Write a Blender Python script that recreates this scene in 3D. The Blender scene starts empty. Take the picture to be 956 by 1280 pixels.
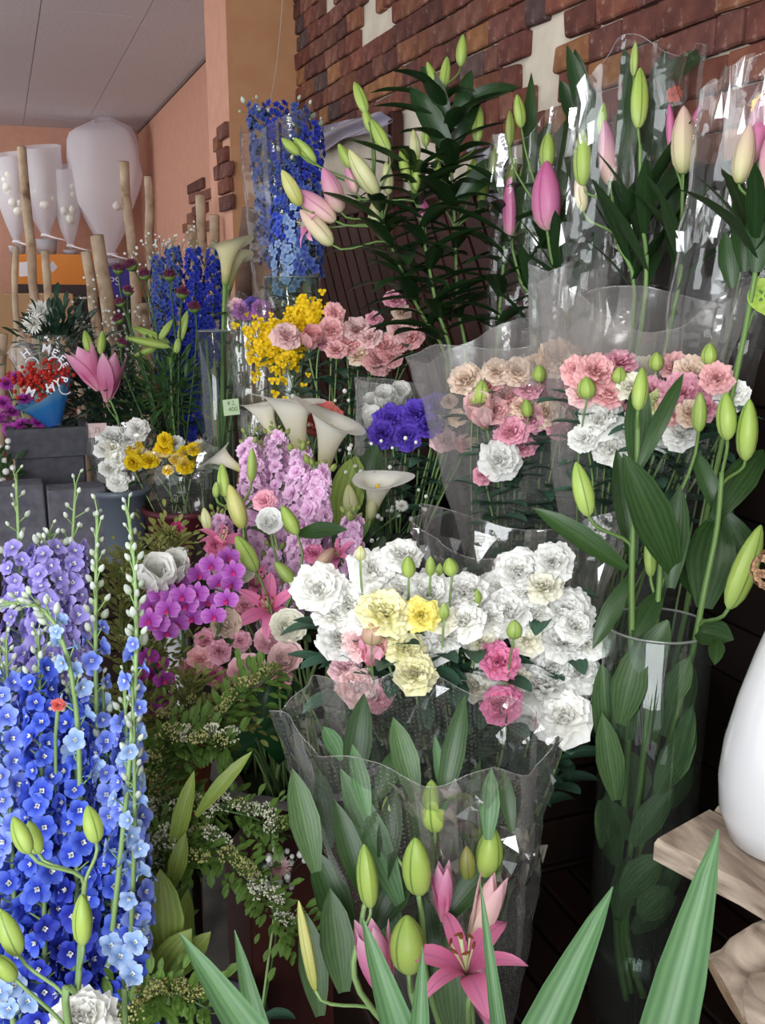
import bpy, math, random
from mathutils import Vector as V, Matrix as M, noise
R = random.Random(11)
sc = bpy.context.scene
col = sc.collection
rad = math.radians

# ---------------------------------------------------------------- camera
F = 1230.0; PT = rad(13.27); YW = rad(20.7); H = 1.45
fwd = V((math.sin(YW)*math.cos(PT), math.cos(YW)*math.cos(PT), -math.sin(PT)))
rgt = V((math.cos(YW), -math.sin(YW), 0)); upv = rgt.cross(fwd); CAM = V((0, 0, H))
cam_d = bpy.data.cameras.new('camera'); cam = bpy.data.objects.new('camera', cam_d); col.objects.link(cam)
cam_d.sensor_width = 36; cam_d.lens = F/1280*36; cam_d.clip_start = .05
mw = M((rgt, upv, -fwd)).transposed().to_4x4(); mw.translation = CAM; cam.matrix_world = mw
sc.camera = cam
def P(x, y, D): return CAM + fwd*D + rgt*((x-478)/F*D) + upv*((640-y)/F*D)
def pix(p):
    d = p-CAM; D = d.dot(fwd)
    return 478+F*d.dot(rgt)/D, 640-F*d.dot(upv)/D, D
def ray(x, y): return (fwd + rgt*((x-478)/F) + upv*((640-y)/F))
def on_x(x, y, X): r = ray(x, y); return CAM + r*(X/r.x)
def on_z(x, y, Z): r = ray(x, y); return CAM + r*((Z-H)/r.z)

# ---------------------------------------------------------------- light and exposure
vs = sc.view_settings; vs.view_transform = 'Standard'; vs.look = 'None'; vs.gamma = 1; vs.use_curve_mapping = False
vs.exposure = 0.02
sc.cycles.transparent_max_bounces = 40; sc.cycles.max_bounces = 8
wd = bpy.data.worlds.new('daylight'); sc.world = wd; wd.use_nodes = True
bg = wd.node_tree.nodes['Background']; bg.inputs[0].default_value = (.93, .965, 1, 1); bg.inputs[1].default_value = 1.55
def area(name, loc, target, sx, sy, power, color):
    l = bpy.data.lights.new(name, 'AREA'); l.shape = 'RECTANGLE'; l.size = sx; l.size_y = sy; l.energy = power; l.color = color
    o = bpy.data.objects.new(name, l); col.objects.link(o); o.location = loc
    o.rotation_euler = (V(target)-V(loc)).to_track_quat('-Z', 'Y').to_euler(); return o
area('shopfront_daylight', (-1.6, -1.7, 1.9), (.5, 1.7, .9), 2.4, 2.0, 140, (.93, .97, 1))

# ---------------------------------------------------------------- mesh building
class MB:
    def __init__(s): s.v = []; s.f = []; s.uv = []; s.m = []
    def grid(s, rows, mi=0, cap0=False, cap1=False):
        n0 = len(s.v); nr = len(rows); nc = len(rows[0])
        for i, r in enumerate(rows):
            for j, p in enumerate(r):
                s.v.append(tuple(p)); s.uv.append((j/(nc-1), i/(nr-1)))
        for i in range(nr-1):
            for j in range(nc-1):
                a = n0+i*nc+j
                s.f.append((a, a+1, a+nc+1, a+nc)); s.m.append(mi)
        if cap0: s.f.append(tuple(n0+j for j in range(nc-2, -1, -1))); s.m.append(mi)
        if cap1: s.f.append(tuple(n0+(nr-1)*nc+j for j in range(nc-1))); s.m.append(mi)
    def tube(s, pts, radii, n=6, mi=0, cap=True):
        pts = [V(p) for p in pts]
        if not hasattr(radii, '__len__'): radii = [radii]*len(pts)
        t0 = (pts[1]-pts[0]).normalized(); nrm = t0.orthogonal().normalized(); rows = []
        for i, p in enumerate(pts):
            t = (pts[min(i+1, len(pts)-1)]-pts[max(i-1, 0)]).normalized()
            nrm = (nrm-t*nrm.dot(t)).normalized(); b = t.cross(nrm)
            rows.append([p+(nrm*math.cos(k/n*2*math.pi)+b*math.sin(k/n*2*math.pi))*radii[i] for k in range(n+1)])
        s.grid(rows, mi, cap, cap)
    def lathe(s, prof, n=24, mi=0, lobes=0, amp=0, c=(0, 0), cap0=False, cap1=False):
        rows = []
        for r, z in prof:
            rows.append([(c[0]+r*(1+amp*math.cos(lobes*k/n*2*math.pi))*math.cos(k/n*2*math.pi),
                          c[1]+r*(1+amp*math.cos(lobes*k/n*2*math.pi))*math.sin(k/n*2*math.pi), z) for k in range(n+1)])
        s.grid(rows, mi, cap0, cap1)
    def box(s, a, b, mi=0, j=0, rnd=R):
        n0 = len(s.v)
        for z in (a[2], b[2]):
            for x, y in ((a[0], a[1]), (b[0], a[1]), (b[0], b[1]), (a[0], b[1])):
                s.v.append((x+rnd.uniform(-j, j), y+rnd.uniform(-j, j), z+rnd.uniform(-j, j))); s.uv.append((x, z))
        for q in ((3, 2, 1, 0), (4, 5, 6, 7), (0, 1, 5, 4), (1, 2, 6, 5), (2, 3, 7, 6), (3, 0, 4, 7)):
            s.f.append(tuple(n0+i for i in q)); s.m.append(mi)
    def ball(s, c, r, n=6, m=4, mi=0, sz=1):
        s.grid([[(c[0]+r*math.sin(math.pi*i/m)*math.cos(2*math.pi*k/n), c[1]+r*math.sin(math.pi*i/m)*math.sin(2*math.pi*k/n),
                  c[2]-sz*r*math.cos(math.pi*i/m)) for k in range(n+1)] for i in range(m+1)], mi)
    def add(s, o, mat, mi=None):
        n0 = len(s.v); s.v += [tuple(mat @ V(p)) for p in o.v]; s.uv += o.uv
        s.f += [tuple(n0+i for i in f) for f in o.f]; s.m += o.m if mi is None else [mi]*len(o.f)
    def norm(s, dia=1.0):
        r = max(math.hypot(p[0], p[1]) for p in s.v)*2; s.v = [(p[0]/r*dia, p[1]/r*dia, p[2]/r*dia) for p in s.v]; return s
    def mesh(s, name, mats, smooth=True, bevel=0):
        me = bpy.data.meshes.new(name); me.from_pydata(s.v, [], s.f)
        ul = me.uv_layers.new(name='UVMap'); li = [0]*len(me.loops); me.loops.foreach_get('vertex_index', li)
        fl = [0.]*(2*len(li))
        for k, i in enumerate(li): fl[2*k], fl[2*k+1] = s.uv[i]
        ul.data.foreach_set('uv', fl)
        for m in (mats if isinstance(mats, (list, tuple)) else [mats]): me.materials.append(m)
        me.polygons.foreach_set('material_index', s.m); me.polygons.foreach_set('use_smooth', [smooth]*len(s.f)); me.update()
        if bevel:
            import bmesh
            bm = bmesh.new(); bm.from_mesh(me)
            bmesh.ops.bevel(bm, geom=list(bm.edges), offset=bevel, segments=1, affect='EDGES', profile=.6); bm.to_mesh(me); bm.free()
        return me

def interp(tab, v):
    for (a, x), (b, y) in zip(tab, tab[1:]):
        if v <= b: return x+(y-x)*(v-a)/(b-a+1e-9)
    return tab[-1][1]
SH = dict(obov=[(0, .25), (.3, .6), (.65, 1), (.88, .98), (1, .76)], lanc=[(0, .32), (.3, .85), (.5, 1), (.75, .76), (.92, .34), (1, .03)],
          ov=[(0, .3), (.4, 1), (.7, .9), (.9, .5), (1, .1)], rnd=[(0, .3), (.35, .9), (.6, 1), (.85, .75), (1, .3)],
          strap=[(0, .8), (.3, 1), (.6, .85), (.85, .45), (1, .03)], thin=[(0, .6), (.5, 1), (.85, .8), (1, .15)])
def petal(mb, az, L, W, a0, a1, shape='obov', cup=0, ruf=0, freq=2, ph=0, nu=4, nv=4, r0=0, z0=0, mi=0):
    rows = []; r, z = r0, z0; tab = SH[shape]; ca, sa = math.cos(az), math.sin(az); a0 = rad(a0); a1 = rad(a1)
    for i in range(nv+1):
        v = i/nv; a = a0+(a1-a0)*v
        if i:
            am = a0+(a1-a0)*(v-.5/nv); r += math.cos(am)*L/nv; z += math.sin(am)*L/nv
        w = interp(tab, v)*W/2; row = []
        for j in range(nu+1):
            u = 2*j/nu-1; off = cup*w*u*u + ruf*L*v*v*math.sin(freq*math.pi*u+ph)
            rr = r-math.sin(a)*off; zz = z+math.cos(a)*off; t = u*w
            row.append((rr*ca-t*sa, rr*sa+t*ca, zz))
        rows.append(row)
    mb.grid(rows, mi)
def fr_z(p, d, roll=0, s=1):
    d = V(d).normalized(); q = d.to_track_quat('Z', 'Y').to_matrix().to_4x4()
    s = s if hasattr(s, '__len__') else (s, s, s)
    return M.Translation(p) @ q @ M.Rotation(roll, 4, 'Z') @ M.Diagonal((*s, 1))
def fr_y(p, y, z, s=1):
    y = V(y).normalized(); z = V(z); z = z-y*z.dot(y)
    if z.length < 1e-4: z = y.orthogonal()
    z.normalize(); x = y.cross(z)
    s = s if hasattr(s, '__len__') else (s, s, s)
    m = M((x, y, z)).transposed().to_4x4(); m.translation = p
    return m @ M.Diagonal((*s, 1))
def bez(p, n):
    out = []
    for i in range(n+1):
        t = i/n; q = [V(a) for a in p]
        while len(q) > 1: q = [a.lerp(b, t) for a, b in zip(q, q[1:])]
        out.append(q[0])
    return out
def along(pts, t):
    k = min(max(t, 0), .9999)*(len(pts)-1); i = int(k); return pts[i].lerp(pts[i+1], k-i), (pts[i+1]-pts[i]).normalized()

# ---------------------------------------------------------------- objects, labels
WM = {}
def thing(name, label, cat, loc=(0, 0, 0), group=None):
    o = bpy.data.objects.new(name, None); o.empty_display_size = .02; col.objects.link(o); o.location = loc
    o['label'] = label; o['category'] = cat
    if group: o['group'] = group
    WM[o.name] = M.Translation(V(loc)); return o
def part(parent, name, me, mw=None, label=None, stuff=False):
    o = bpy.data.objects.new(name, me); col.objects.link(o); mw = M() if mw is None else mw
    o.parent = parent; o.matrix_basis = WM[parent.name].inverted() @ mw; WM[o.name] = mw
    if label: o['label'] = label
    if stuff: o['kind'] = 'stuff'
    return o
def wpart(parent, name, mb, mats, label=None, stuff=False, smooth=True, bevel=0):
    """a part whose mesh was written in world coordinates: re-centred on its parent"""
    t = WM[parent.name].translation; mb.v = [(p[0]-t.x, p[1]-t.y, p[2]-t.z) for p in mb.v]
    return part(parent, name, mb.mesh(name, mats, smooth, bevel), M.Translation(t), label, stuff)
def struct(name, mb, mats, smooth=False):
    o = bpy.data.objects.new(name, mb.mesh(name, mats, smooth)); col.objects.link(o); o['kind'] = 'structure'; WM[o.name] = M(); return o
ORD = 'first second third fourth fifth sixth seventh eighth ninth tenth eleventh twelfth thirteenth fourteenth fifteenth sixteenth'.split()
def ranks(pts, gap=40):
    """for pixel points: (row word, order in row) so that a label can single each one out"""
    idx = sorted(range(len(pts)), key=lambda i: pts[i][1]); rows = [[idx[0]]]
    for i in idx[1:]:
        if pts[i][1]-pts[rows[-1][0]][1] > gap: rows.append([i])
        else: rows[-1].append(i)
    out = {}
    for k, r in enumerate(rows):
        rw = 'only row' if len(rows) == 1 else 'top row' if k == 0 else 'bottom row' if k == len(rows)-1 else ORD[k]+' row'
        for q, i in enumerate(sorted(r, key=lambda i: pts[i][0])): out[i] = (rw, ORD[min(q, 15)])
    return out

def text_mesh(body, size, mat, ext=.0003, off=0.0):
    cu = bpy.data.curves.new('letter', 'FONT'); cu.body = body; cu.size = size; cu.align_x = 'CENTER'; cu.align_y = 'CENTER'; cu.extrude = ext; cu.offset = off; cu.resolution_u = 3
    o = bpy.data.objects.new('letter', cu); me = bpy.data.meshes.new_from_object(o); bpy.data.objects.remove(o); bpy.data.curves.remove(cu); me.materials.clear(); me.materials.append(mat); return me

# ---------------------------------------------------------------- materials
def lin(h):
    h = h.lstrip('#'); c = [int(h[i:i+2], 16)/255 for i in (0, 2, 4)]
    return tuple((x/12.92 if x <= .04045 else ((x+.055)/1.055)**2.4) for x in c)+(1,)
def newmat(name):
    m = bpy.data.materials.new(name); m.use_nodes = True; nt = m.node_tree; nt.nodes.clear()
    out = nt.nodes.new('ShaderNodeOutputMaterial'); return m, nt, out
def nd(nt, t, **kw):
    n = nt.nodes.new(t)
    for k, v in kw.items(): setattr(n, k, v)
    return n
def ramp(nt, stops, fac):
    r = nd(nt, 'ShaderNodeValToRGB'); e = r.color_ramp.elements
    while len(e) < len(stops): e.new(.5)
    for x, (p, c) in zip(e, stops): x.position = p; x.color = lin(c) if isinstance(c, str) else c
    nt.links.new(fac, r.inputs[0]); return r.outputs[0]
def mixc(nt, a, b, fac, mode='MIX'):
    n = nd(nt, 'ShaderNodeMix', data_type='RGBA', blend_type=mode)
    for s, x in ((n.inputs[6], a), (n.inputs[7], b), (n.inputs[0], fac)):
        if isinstance(x, str): s.default_value = lin(x)
        elif isinstance(x, (float, int, tuple)): s.default_value = x
        else: nt.links.new(x, s)
    return n.outputs[2]
def math_(nt, op, a, b=None):
    n = nd(nt, 'ShaderNodeMath', operation=op)
    for s, x in zip(n.inputs, (a, b)):
        if x is None: continue
        if isinstance(x, (float, int)): s.default_value = x
        else: nt.links.new(x, s)
    return n.outputs[0]
def uvs(nt):
    t = nd(nt, 'ShaderNodeTexCoord'); s = nd(nt, 'ShaderNodeSeparateXYZ'); nt.links.new(t.outputs['UV'], s.inputs[0]); return t, s
def soft(nt, out, colr, rough=.5, trans=.3, spec=.3, bump=None):
    p = nd(nt, 'ShaderNodeBsdfPrincipled'); p.inputs['Roughness'].default_value = rough; p.inputs['Specular IOR Level'].default_value = spec
    nt.links.new(colr, p.inputs['Base Color'])
    if bump is not None: nt.links.new(bump, p.inputs['Normal'])
    if trans:
        tr = nd(nt, 'ShaderNodeBsdfTranslucent'); nt.links.new(colr, tr.inputs[0]); mx = nd(nt, 'ShaderNodeMixShader'); mx.inputs[0].default_value = trans
        nt.links.new(p.outputs[0], mx.inputs[1]); nt.links.new(tr.outputs[0], mx.inputs[2]); nt.links.new(mx.outputs[0], out.inputs[0])
    else: nt.links.new(p.outputs[0], out.inputs[0])
def bump_of(nt, h, strength=.3, dist=.002):
    b = nd(nt, 'ShaderNodeBump'); b.inputs['Strength'].default_value = strength; b.inputs['Distance'].default_value = dist; nt.links.new(h, b.inputs['Height']); return b.outputs[0]
def noise_t(nt, scale, detail=3, coord='Object'):
    t = nd(nt, 'ShaderNodeTexCoord'); n = nd(nt, 'ShaderNodeTexNoise'); n.inputs['Scale'].default_value = scale; n.inputs['Detail'].default_value = detail
    nt.links.new(t.outputs[coord], n.inputs['Vector']); return n.outputs[0]
MC = {}
def petalm(name, stops, trans=.2, rough=.55, var=.12, stripe=None, spec=.2):
    """petal: colour runs from the claw (v=0) to the rim (v=1); each flower a little lighter or darker"""
    if name in MC: return MC[name]
    m, nt, out = newmat(name); t, s = uvs(nt); c = ramp(nt, stops, s.outputs[1])
    if stripe:   # mid-rib colour, width
        d = math_(nt, 'ABSOLUTE', math_(nt, 'SUBTRACT', s.outputs[0], .5)); f = ramp(nt, [(0, (1, 1, 1, 1)), (stripe[1], (0, 0, 0, 1))], d); c = mixc(nt, c, stripe[0], f)
    oi = nd(nt, 'ShaderNodeObjectInfo'); k = math_(nt, 'ADD', math_(nt, 'MULTIPLY', oi.outputs['Random'], var*2), 1-var)
    hs = nd(nt, 'ShaderNodeHueSaturation'); nt.links.new(k, hs.inputs['Value']); nt.links.new(c, hs.inputs['Color'])
    soft(nt, out, hs.outputs[0], rough, trans, spec); MC[name] = m; return m
def leafm(name, dark, light, rough=.42, trans=.22, veins=9, var=.18, spec=.4):
    if name in MC: return MC[name]
    m, nt, out = newmat(name); t, s = uvs(nt)
    w = math_(nt, 'MULTIPLY', math_(nt, 'ADD', math_(nt, 'SINE', math_(nt, 'MULTIPLY', s.outputs[0], veins*6.283)), 1.0), .5)
    d = math_(nt, 'ABSOLUTE', math_(nt, 'SUBTRACT', s.outputs[0], .5)); mid = ramp(nt, [(0, (1, 1, 1, 1)), (.06, (0, 0, 0, 1))], d)
    nz = noise_t(nt, 6, 2, 'UV'); f = math_(nt, 'ADD', math_(nt, 'MULTIPLY', w, .35), math_(nt, 'MULTIPLY', nz, .5))
    c = mixc(nt, dark, light, f); c = mixc(nt, c, light, math_(nt, 'MULTIPLY', mid, .6))
    oi = nd(nt, 'ShaderNodeObjectInfo'); k = math_(nt, 'ADD', math_(nt, 'MULTIPLY', oi.outputs['Random'], var*2), 1-var)
    hs = nd(nt, 'ShaderNodeHueSaturation'); nt.links.new(k, hs.inputs['Value']); nt.links.new(c, hs.inputs['Color'])
    soft(nt, out, hs.outputs[0], rough, trans, spec, bump_of(nt, w, .10, .0006)); MC[name] = m; return m
def budm(name, stops, groove, seams=3, trans=.15):
    """lily bud: colour along the bud, dark line along each seam"""
    if name in MC: return MC[name]
    m, nt, out = newmat(name); t, s = uvs(nt); c = ramp(nt, stops, s.outputs[1])
    w = math_(nt, 'COSINE', math_(nt, 'MULTIPLY', s.outputs[0], 6.2832*seams)); f = ramp(nt, [(0, (0, 0, 0, 1)), (.93, (0, 0, 0, 1)), (1, (.8, .8, .8, 1))], math_(nt, 'MULTIPLY', w, -1.0))
    c = mixc(nt, c, groove, f); soft(nt, out, c, .4, trans, .4); MC[name] = m; return m
def plain(name, c, rough=.5, metal=0, nscale=0, c2=None, bump=0, spec=.4, coat=0, ndist=.002):
    if name in MC: return MC[name]
    m, nt, out = newmat(name); p = nd(nt, 'ShaderNodeBsdfPrincipled'); p.inputs['Roughness'].default_value = rough; p.inputs['Metallic'].default_value = metal
    p.inputs['Specular IOR Level'].default_value = spec; p.inputs['Coat Weight'].default_value = coat; p.inputs['Base Color'].default_value = lin(c)
    if nscale:
        n = noise_t(nt, nscale, 5)
        if c2: nt.links.new(mixc(nt, c, c2, ramp(nt, [(.35, (0, 0, 0, 1)), (.65, (1, 1, 1, 1))], n)), p.inputs['Base Color'])
        if bump: nt.links.new(bump_of(nt, n, bump, ndist), p.inputs['Normal'])
    nt.links.new(p.outputs[0], out.inputs[0]); MC[name] = m; return m
def woodm(name, c1, c2, scale=(3, 3, 40), rough=.6, spec=.3, bump=.2):
    if name in MC: return MC[name]
    m, nt, out = newmat(name); t = nd(nt, 'ShaderNodeTexCoord'); mp = nd(nt, 'ShaderNodeMapping'); mp.inputs['Scale'].default_value = scale
    nt.links.new(t.outputs['Object'], mp.inputs[0]); n = nd(nt, 'ShaderNodeTexNoise'); n.inputs['Scale'].default_value = 1; n.inputs['Detail'].default_value = 6; n.inputs['Distortion'].default_value = .6
    nt.links.new(mp.outputs[0], n.inputs[0]); c = ramp(nt, [(.3, c1), (.7, c2)], n.outputs[0])
    oi = nd(nt, 'ShaderNodeObjectInfo'); k = math_(nt, 'ADD', math_(nt, 'MULTIPLY', oi.outputs['Random'], .4), .8)
    hs = nd(nt, 'ShaderNodeHueSaturation'); nt.links.new(k, hs.inputs['Value']); nt.links.new(c, hs.inputs['Color'])
    soft(nt, out, hs.outputs[0], rough, 0, spec, bump_of(nt, n.outputs[0], bump, .003)); MC[name] = m; return m
def filmm(name, haze=.06, gloss=1.0, tint='#FFFFFF', rough=.06, dots=False, bscale=30, bstr=.25, hazec='#F2EEEC'):
    """clear florist film / glass: see-through, Fresnel sheen, a little milky"""
    if name in MC: return MC[name]
    m, nt, out = newmat(name); tr = nd(nt, 'ShaderNodeBsdfTransparent'); tr.inputs[0].default_value = lin(tint)
    gl = nd(nt, 'ShaderNodeBsdfGlossy'); gl.inputs['Roughness'].default_value = rough
    if bstr: nt.links.new(bump_of(nt, noise_t(nt, bscale, 2), bstr, .01), gl.inputs['Normal'])
    lw = nd(nt, 'ShaderNodeLayerWeight'); lw.inputs[0].default_value = .5
    f = math_(nt, 'MINIMUM', math_(nt, 'ADD', math_(nt, 'MULTIPLY', math_(nt, 'POWER', lw.outputs['Facing'], 4.0), .75*gloss), .055*gloss), 1.0)
    mx = nd(nt, 'ShaderNodeMixShader'); nt.links.new(f, mx.inputs[0]); nt.links.new(tr.outputs[0], mx.inputs[1]); nt.links.new(gl.outputs[0], mx.inputs[2]); last = mx
    if haze:
        df = nd(nt, 'ShaderNodeBsdfDiffuse'); df.inputs[0].default_value = lin(hazec); tl = nd(nt, 'ShaderNodeBsdfTranslucent'); tl.inputs[0].default_value = lin(hazec)
        h = nd(nt, 'ShaderNodeMixShader'); h.inputs[0].default_value = .4; nt.links.new(df.outputs[0], h.inputs[1]); nt.links.new(tl.outputs[0], h.inputs[2])
        m2 = nd(nt, 'ShaderNodeMixShader'); nt.links.new(mx.outputs[0], m2.inputs[1]); nt.links.new(h.outputs[0], m2.inputs[2]); m2.inputs[0].default_value = haze
        if dots:  # printed dot pattern of the florist sleeve
            t, s = uvs(nt)
            def d2(o, k): return math_(nt, 'POWER', math_(nt, 'SUBTRACT', math_(nt, 'FRACT', math_(nt, 'MULTIPLY', o, float(k))), .5), 2.0)
            q = math_(nt, 'LESS_THAN', math_(nt, 'ADD', d2(s.outputs[0], 150), d2(s.outputs[1], 90)), .028)
            nt.links.new(math_(nt, 'ADD', math_(nt, 'MULTIPLY', q, .15), haze), m2.inputs[0])
        last = m2
    nt.links.new(last.outputs[0], out.inputs[0]); MC[name] = m; return m
# ================================================================ the room
CZ = 2.629; YB = 8.71; XR = 1.15; PY0, PY1, PX = 3.96, 4.37, .87
def plaster(name, c, c2): return plain(name, c, .9, nscale=14, c2=c2, bump=.15, spec=.1)
terra = plaster('terracotta paint', '#CE9C87', '#CA9681'); cream = plaster('cream plaster', '#D8CDBB', '#CBBFAE')
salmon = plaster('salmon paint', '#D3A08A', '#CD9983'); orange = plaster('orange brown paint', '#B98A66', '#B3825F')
mb = MB(); mb.box((-4, -2.5, -.1), (1.3, YB+.1, 0)); floor = struct('floor', mb, plain('concrete floor', '#5A5652', .75, nscale=9, c2='#48443F', bump=.1))
mb = MB(); mb.box((-4, -2.5, CZ+.012), (1.3, YB+.1, CZ+.1)); ceiling = struct('ceiling', mb, plain('ceiling board', '#8E8B90', .95))
mb = MB(); mb.box((-4, YB, 0), (1.3, YB+.1, CZ+.05)); wall_back = struct('wall_back', mb, terra)
mb = MB(); mb.box((XR, PY1-.2, 0), (XR+.1, YB+.1, CZ+.05)); wall_rr = struct('wall_right_rear', mb, terra)
mb = MB(); mb.box((XR, -2.5, 0), (XR+.1, PY1-.2, CZ+.05)); wall_r = struct('wall_right', mb, cream)
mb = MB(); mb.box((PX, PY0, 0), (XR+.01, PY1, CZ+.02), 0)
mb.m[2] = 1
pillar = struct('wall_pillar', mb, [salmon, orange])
# ceiling boards, staggered
cpm = plain('ceiling tile', '#E4E1E6', .95, nscale=60, c2='#DAD7DC', spec=.05)
b = MB(); b.box((-.2255, -.323, 0), (.2255, .323, .011)); cpme = b.mesh('ceiling_panel', cpm, False)
for i in range(-4, 2):
    for j in range(-1, 11):
        x = .72-.2275+.455*i+.2275-.0; y = 2.75+.65*j+(.16 if i % 2 else 0)
        x = .4925+.455*i
        x0, x1, y0_, y1_ = x-.2255, min(x+.2255, XR-.004), y-.323, min(y+.323, YB-.004)
        if x1-x0 < .1 or y1_-y0_ < .05: continue
        if x1-x0 > .45 and y1_-y0_ > .64: part(ceiling, 'ceiling_panel', cpme, M.Translation((x, y, CZ+.001)))
        else: b = MB(); b.box((x0, y0_, CZ+.001), (x1, y1_, CZ+.012)); wpart(ceiling, 'ceiling_panel', b, cpm, smooth=False)
# fluorescent ceiling lamps added out of view, for film glints and a brighter rear
tubem, nt_, out_ = newmat('added light tube'); em = nd(nt_, 'ShaderNodeEmission'); em.inputs[0].default_value = (1, .98, .95, 1); em.inputs[1].default_value = 42; nt_.links.new(em.outputs[0], out_.inputs[0])
for k, (lx, ly, wh) in enumerate(((-.35, .9, 'nearer the shopfront'), (-.75, 4.9, 'above the bare poles'), (-.75, 7.3, 'nearest the back wall'))):
    t = thing('added_ceiling_lamp', 'added fluorescent ceiling lamp out of view, the one %s' % wh, 'lamp', (lx, ly, CZ), 'added fluorescent ceiling lamps'); b = MB(); b.box((lx-.07, ly-.62, CZ-.045), (lx+.07, ly+.62, CZ)); wpart(t, 'housing', b, plain('white enamel', '#E8E8E6', .4), smooth=False, bevel=.004)
    for s in (-.035, .035): b = MB(); b.tube([(lx+s, ly-.58, CZ-.062), (lx+s, ly+.58, CZ-.062)], .013, 8); wpart(t, 'tube', b, tubem)
# trim line where the ceiling meets the right wall
mb = MB(); mb.box((XR-.012, PY1, CZ-.016), (XR, YB, CZ)); struct('trim_1', mb, plain('dark trim', '#7A6660', .8))

# ---- bricks on the right wall, the pillar and a few on the rear wall
bcols = [('#80503F', '#6A3C32'), ('#875A44', '#704634'), ('#74473E', '#5C3630'), ('#986A48', '#7E5438'), ('#70483F', '#583632'), ('#845A4E', '#6C4438'), ('#604C48', '#4C3A38')]
def brickm(i):
    a, c = bcols[i]; n = 'brick %d' % i
    if n in MC: return MC[n]
    m, nt, out = newmat(n); n1 = noise_t(nt, 22, 6); n2 = noise_t(nt, 70, 4)
    k = mixc(nt, c, a, ramp(nt, [(.35, (0, 0, 0, 1)), (.65, (1, 1, 1, 1))], n1))
    k = mixc(nt, k, '#C9B3A4', ramp(nt, [(.6, (0, 0, 0, 1)), (.8, (.38, .38, .38, 1))], n2))
    oi = nd(nt, 'ShaderNodeObjectInfo'); v = math_(nt, 'ADD', math_(nt, 'MULTIPLY', oi.outputs['Random'], .5), .72)
    hs = nd(nt, 'ShaderNodeHueSaturation'); nt.links.new(v, hs.inputs['Value']); nt.links.new(k, hs.inputs['Color'])
    soft(nt, out, hs.outputs[0], .85, 0, .2, bump_of(nt, n1, .6, .004)); MC[n] = m; return m
BR = random.Random(5); bmesh_c = {}
def brick_mesh(L, ci, var, axis='y'):
    L = round(L*100)/100; k = (L, ci, var)
    if k not in bmesh_c:
        b = MB(); b.box((-.011, -L/2+.002, -.0275), (.011, L/2-.002, .0275), j=.0028, rnd=BR); bmesh_c[k] = b.mesh('brick', brickm(ci), False, bevel=.004)
    return bmesh_c[k]
def inpoly(x, y, p):
    c = False
    for (x1, y1), (x2, y2) in zip(p, p[1:]+p[:1]):
        if (y1 > y) != (y2 > y) and x < (x2-x1)*(y-y1)/(y2-y1)+x1: c = not c
    return c
gaps = [[(406, -20), (424, -20), (422, 4), (408, 13)], [(418, 30), (430, 22), (431, 44), (419, 54)],
        [(447, 30), (461, 22), (461, -30), (476, -30), (476, 25), (492, 30), (492, 46), (463, 64), (448, 58)],
        [(662, 52), (720, 22), (722, 56), (716, 130), (676, 118), (662, 80)], [(737, 98), (753, 82), (753, 115), (738, 115)]]
for row in range(16):
    z = 1.66+.0605*row; y = .1+BR.uniform(0, .1)
    while y < 3.95:
        L = BR.choice((.07, .09, .11, .12, .14, .16)); L = min(L, 3.955-y)
        if L < .035: break
        yc = y+L/2; y += L
        zmin = 1.655 if yc < 1.95 else 1.74 if yc < 2.62 else 1.93
        px, py, _ = pix(V((XR, yc, z)))
        if z < zmin or z > CZ-.04 or any(inpoly(px, py, g) for g in gaps): continue
        part(wall_r, 'brick', brick_mesh(L, BR.choices(range(7), (5, 4, 5, 2, 3, 4, 1))[0], BR.randint(0, 1)), M.Translation((XR-.009, yc, z+BR.uniform(-.002, .002))) @ M.Rotation(BR.uniform(-.02, .02), 4, 'X'))
def bricks_at(parent, X, lst):
    for px, py, L in lst:
        p = on_x(px, py, X); part(parent, 'brick', brick_mesh(L, BR.choice((0, 1, 4, 5)), BR.randint(0, 1)), M.Translation((X-.009, p.y, p.z)))
bricks_at(pillar, PX, [(281, 165, .17), (275, 180, .09), (282, 195, .16), (286, 213, .17), (284, 233, .2), (286, 254, .2), (275, 216, .08)])
bricks_at(wall_rr, XR, [(247, 233, .5), (262, 243, .42), (245, 247, .3), (252, 262, .45), (241, 272, .25), (264, 282, .4), (238, 284, .4), (248, 300, .5)])

# ---- dark timber cladding on the lower part of the right wall, by the counter end
dark = woodm('dark stained timber', '#120B09', '#21140F', (6, 2, 6), .55, .2)
darkd = woodm('dark stained decking', '#150C0A', '#2A1812', (8, 1.5, 8), .5, .25)
mb = MB(); mb.box((XR-.02, .3, .02), (XR, 2.0, 1.64)); panel = struct('wall_right_cladding', mb, dark)
for k in range(17):
    z = .09+k*.093; b = MB(); b.box((XR-.034, .32, z-.044), (XR-.018, 1.98, z+.044), j=.001); part(panel, 'plank', None) if 0 else wpart(panel, 'plank', b, dark, smooth=False)

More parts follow.
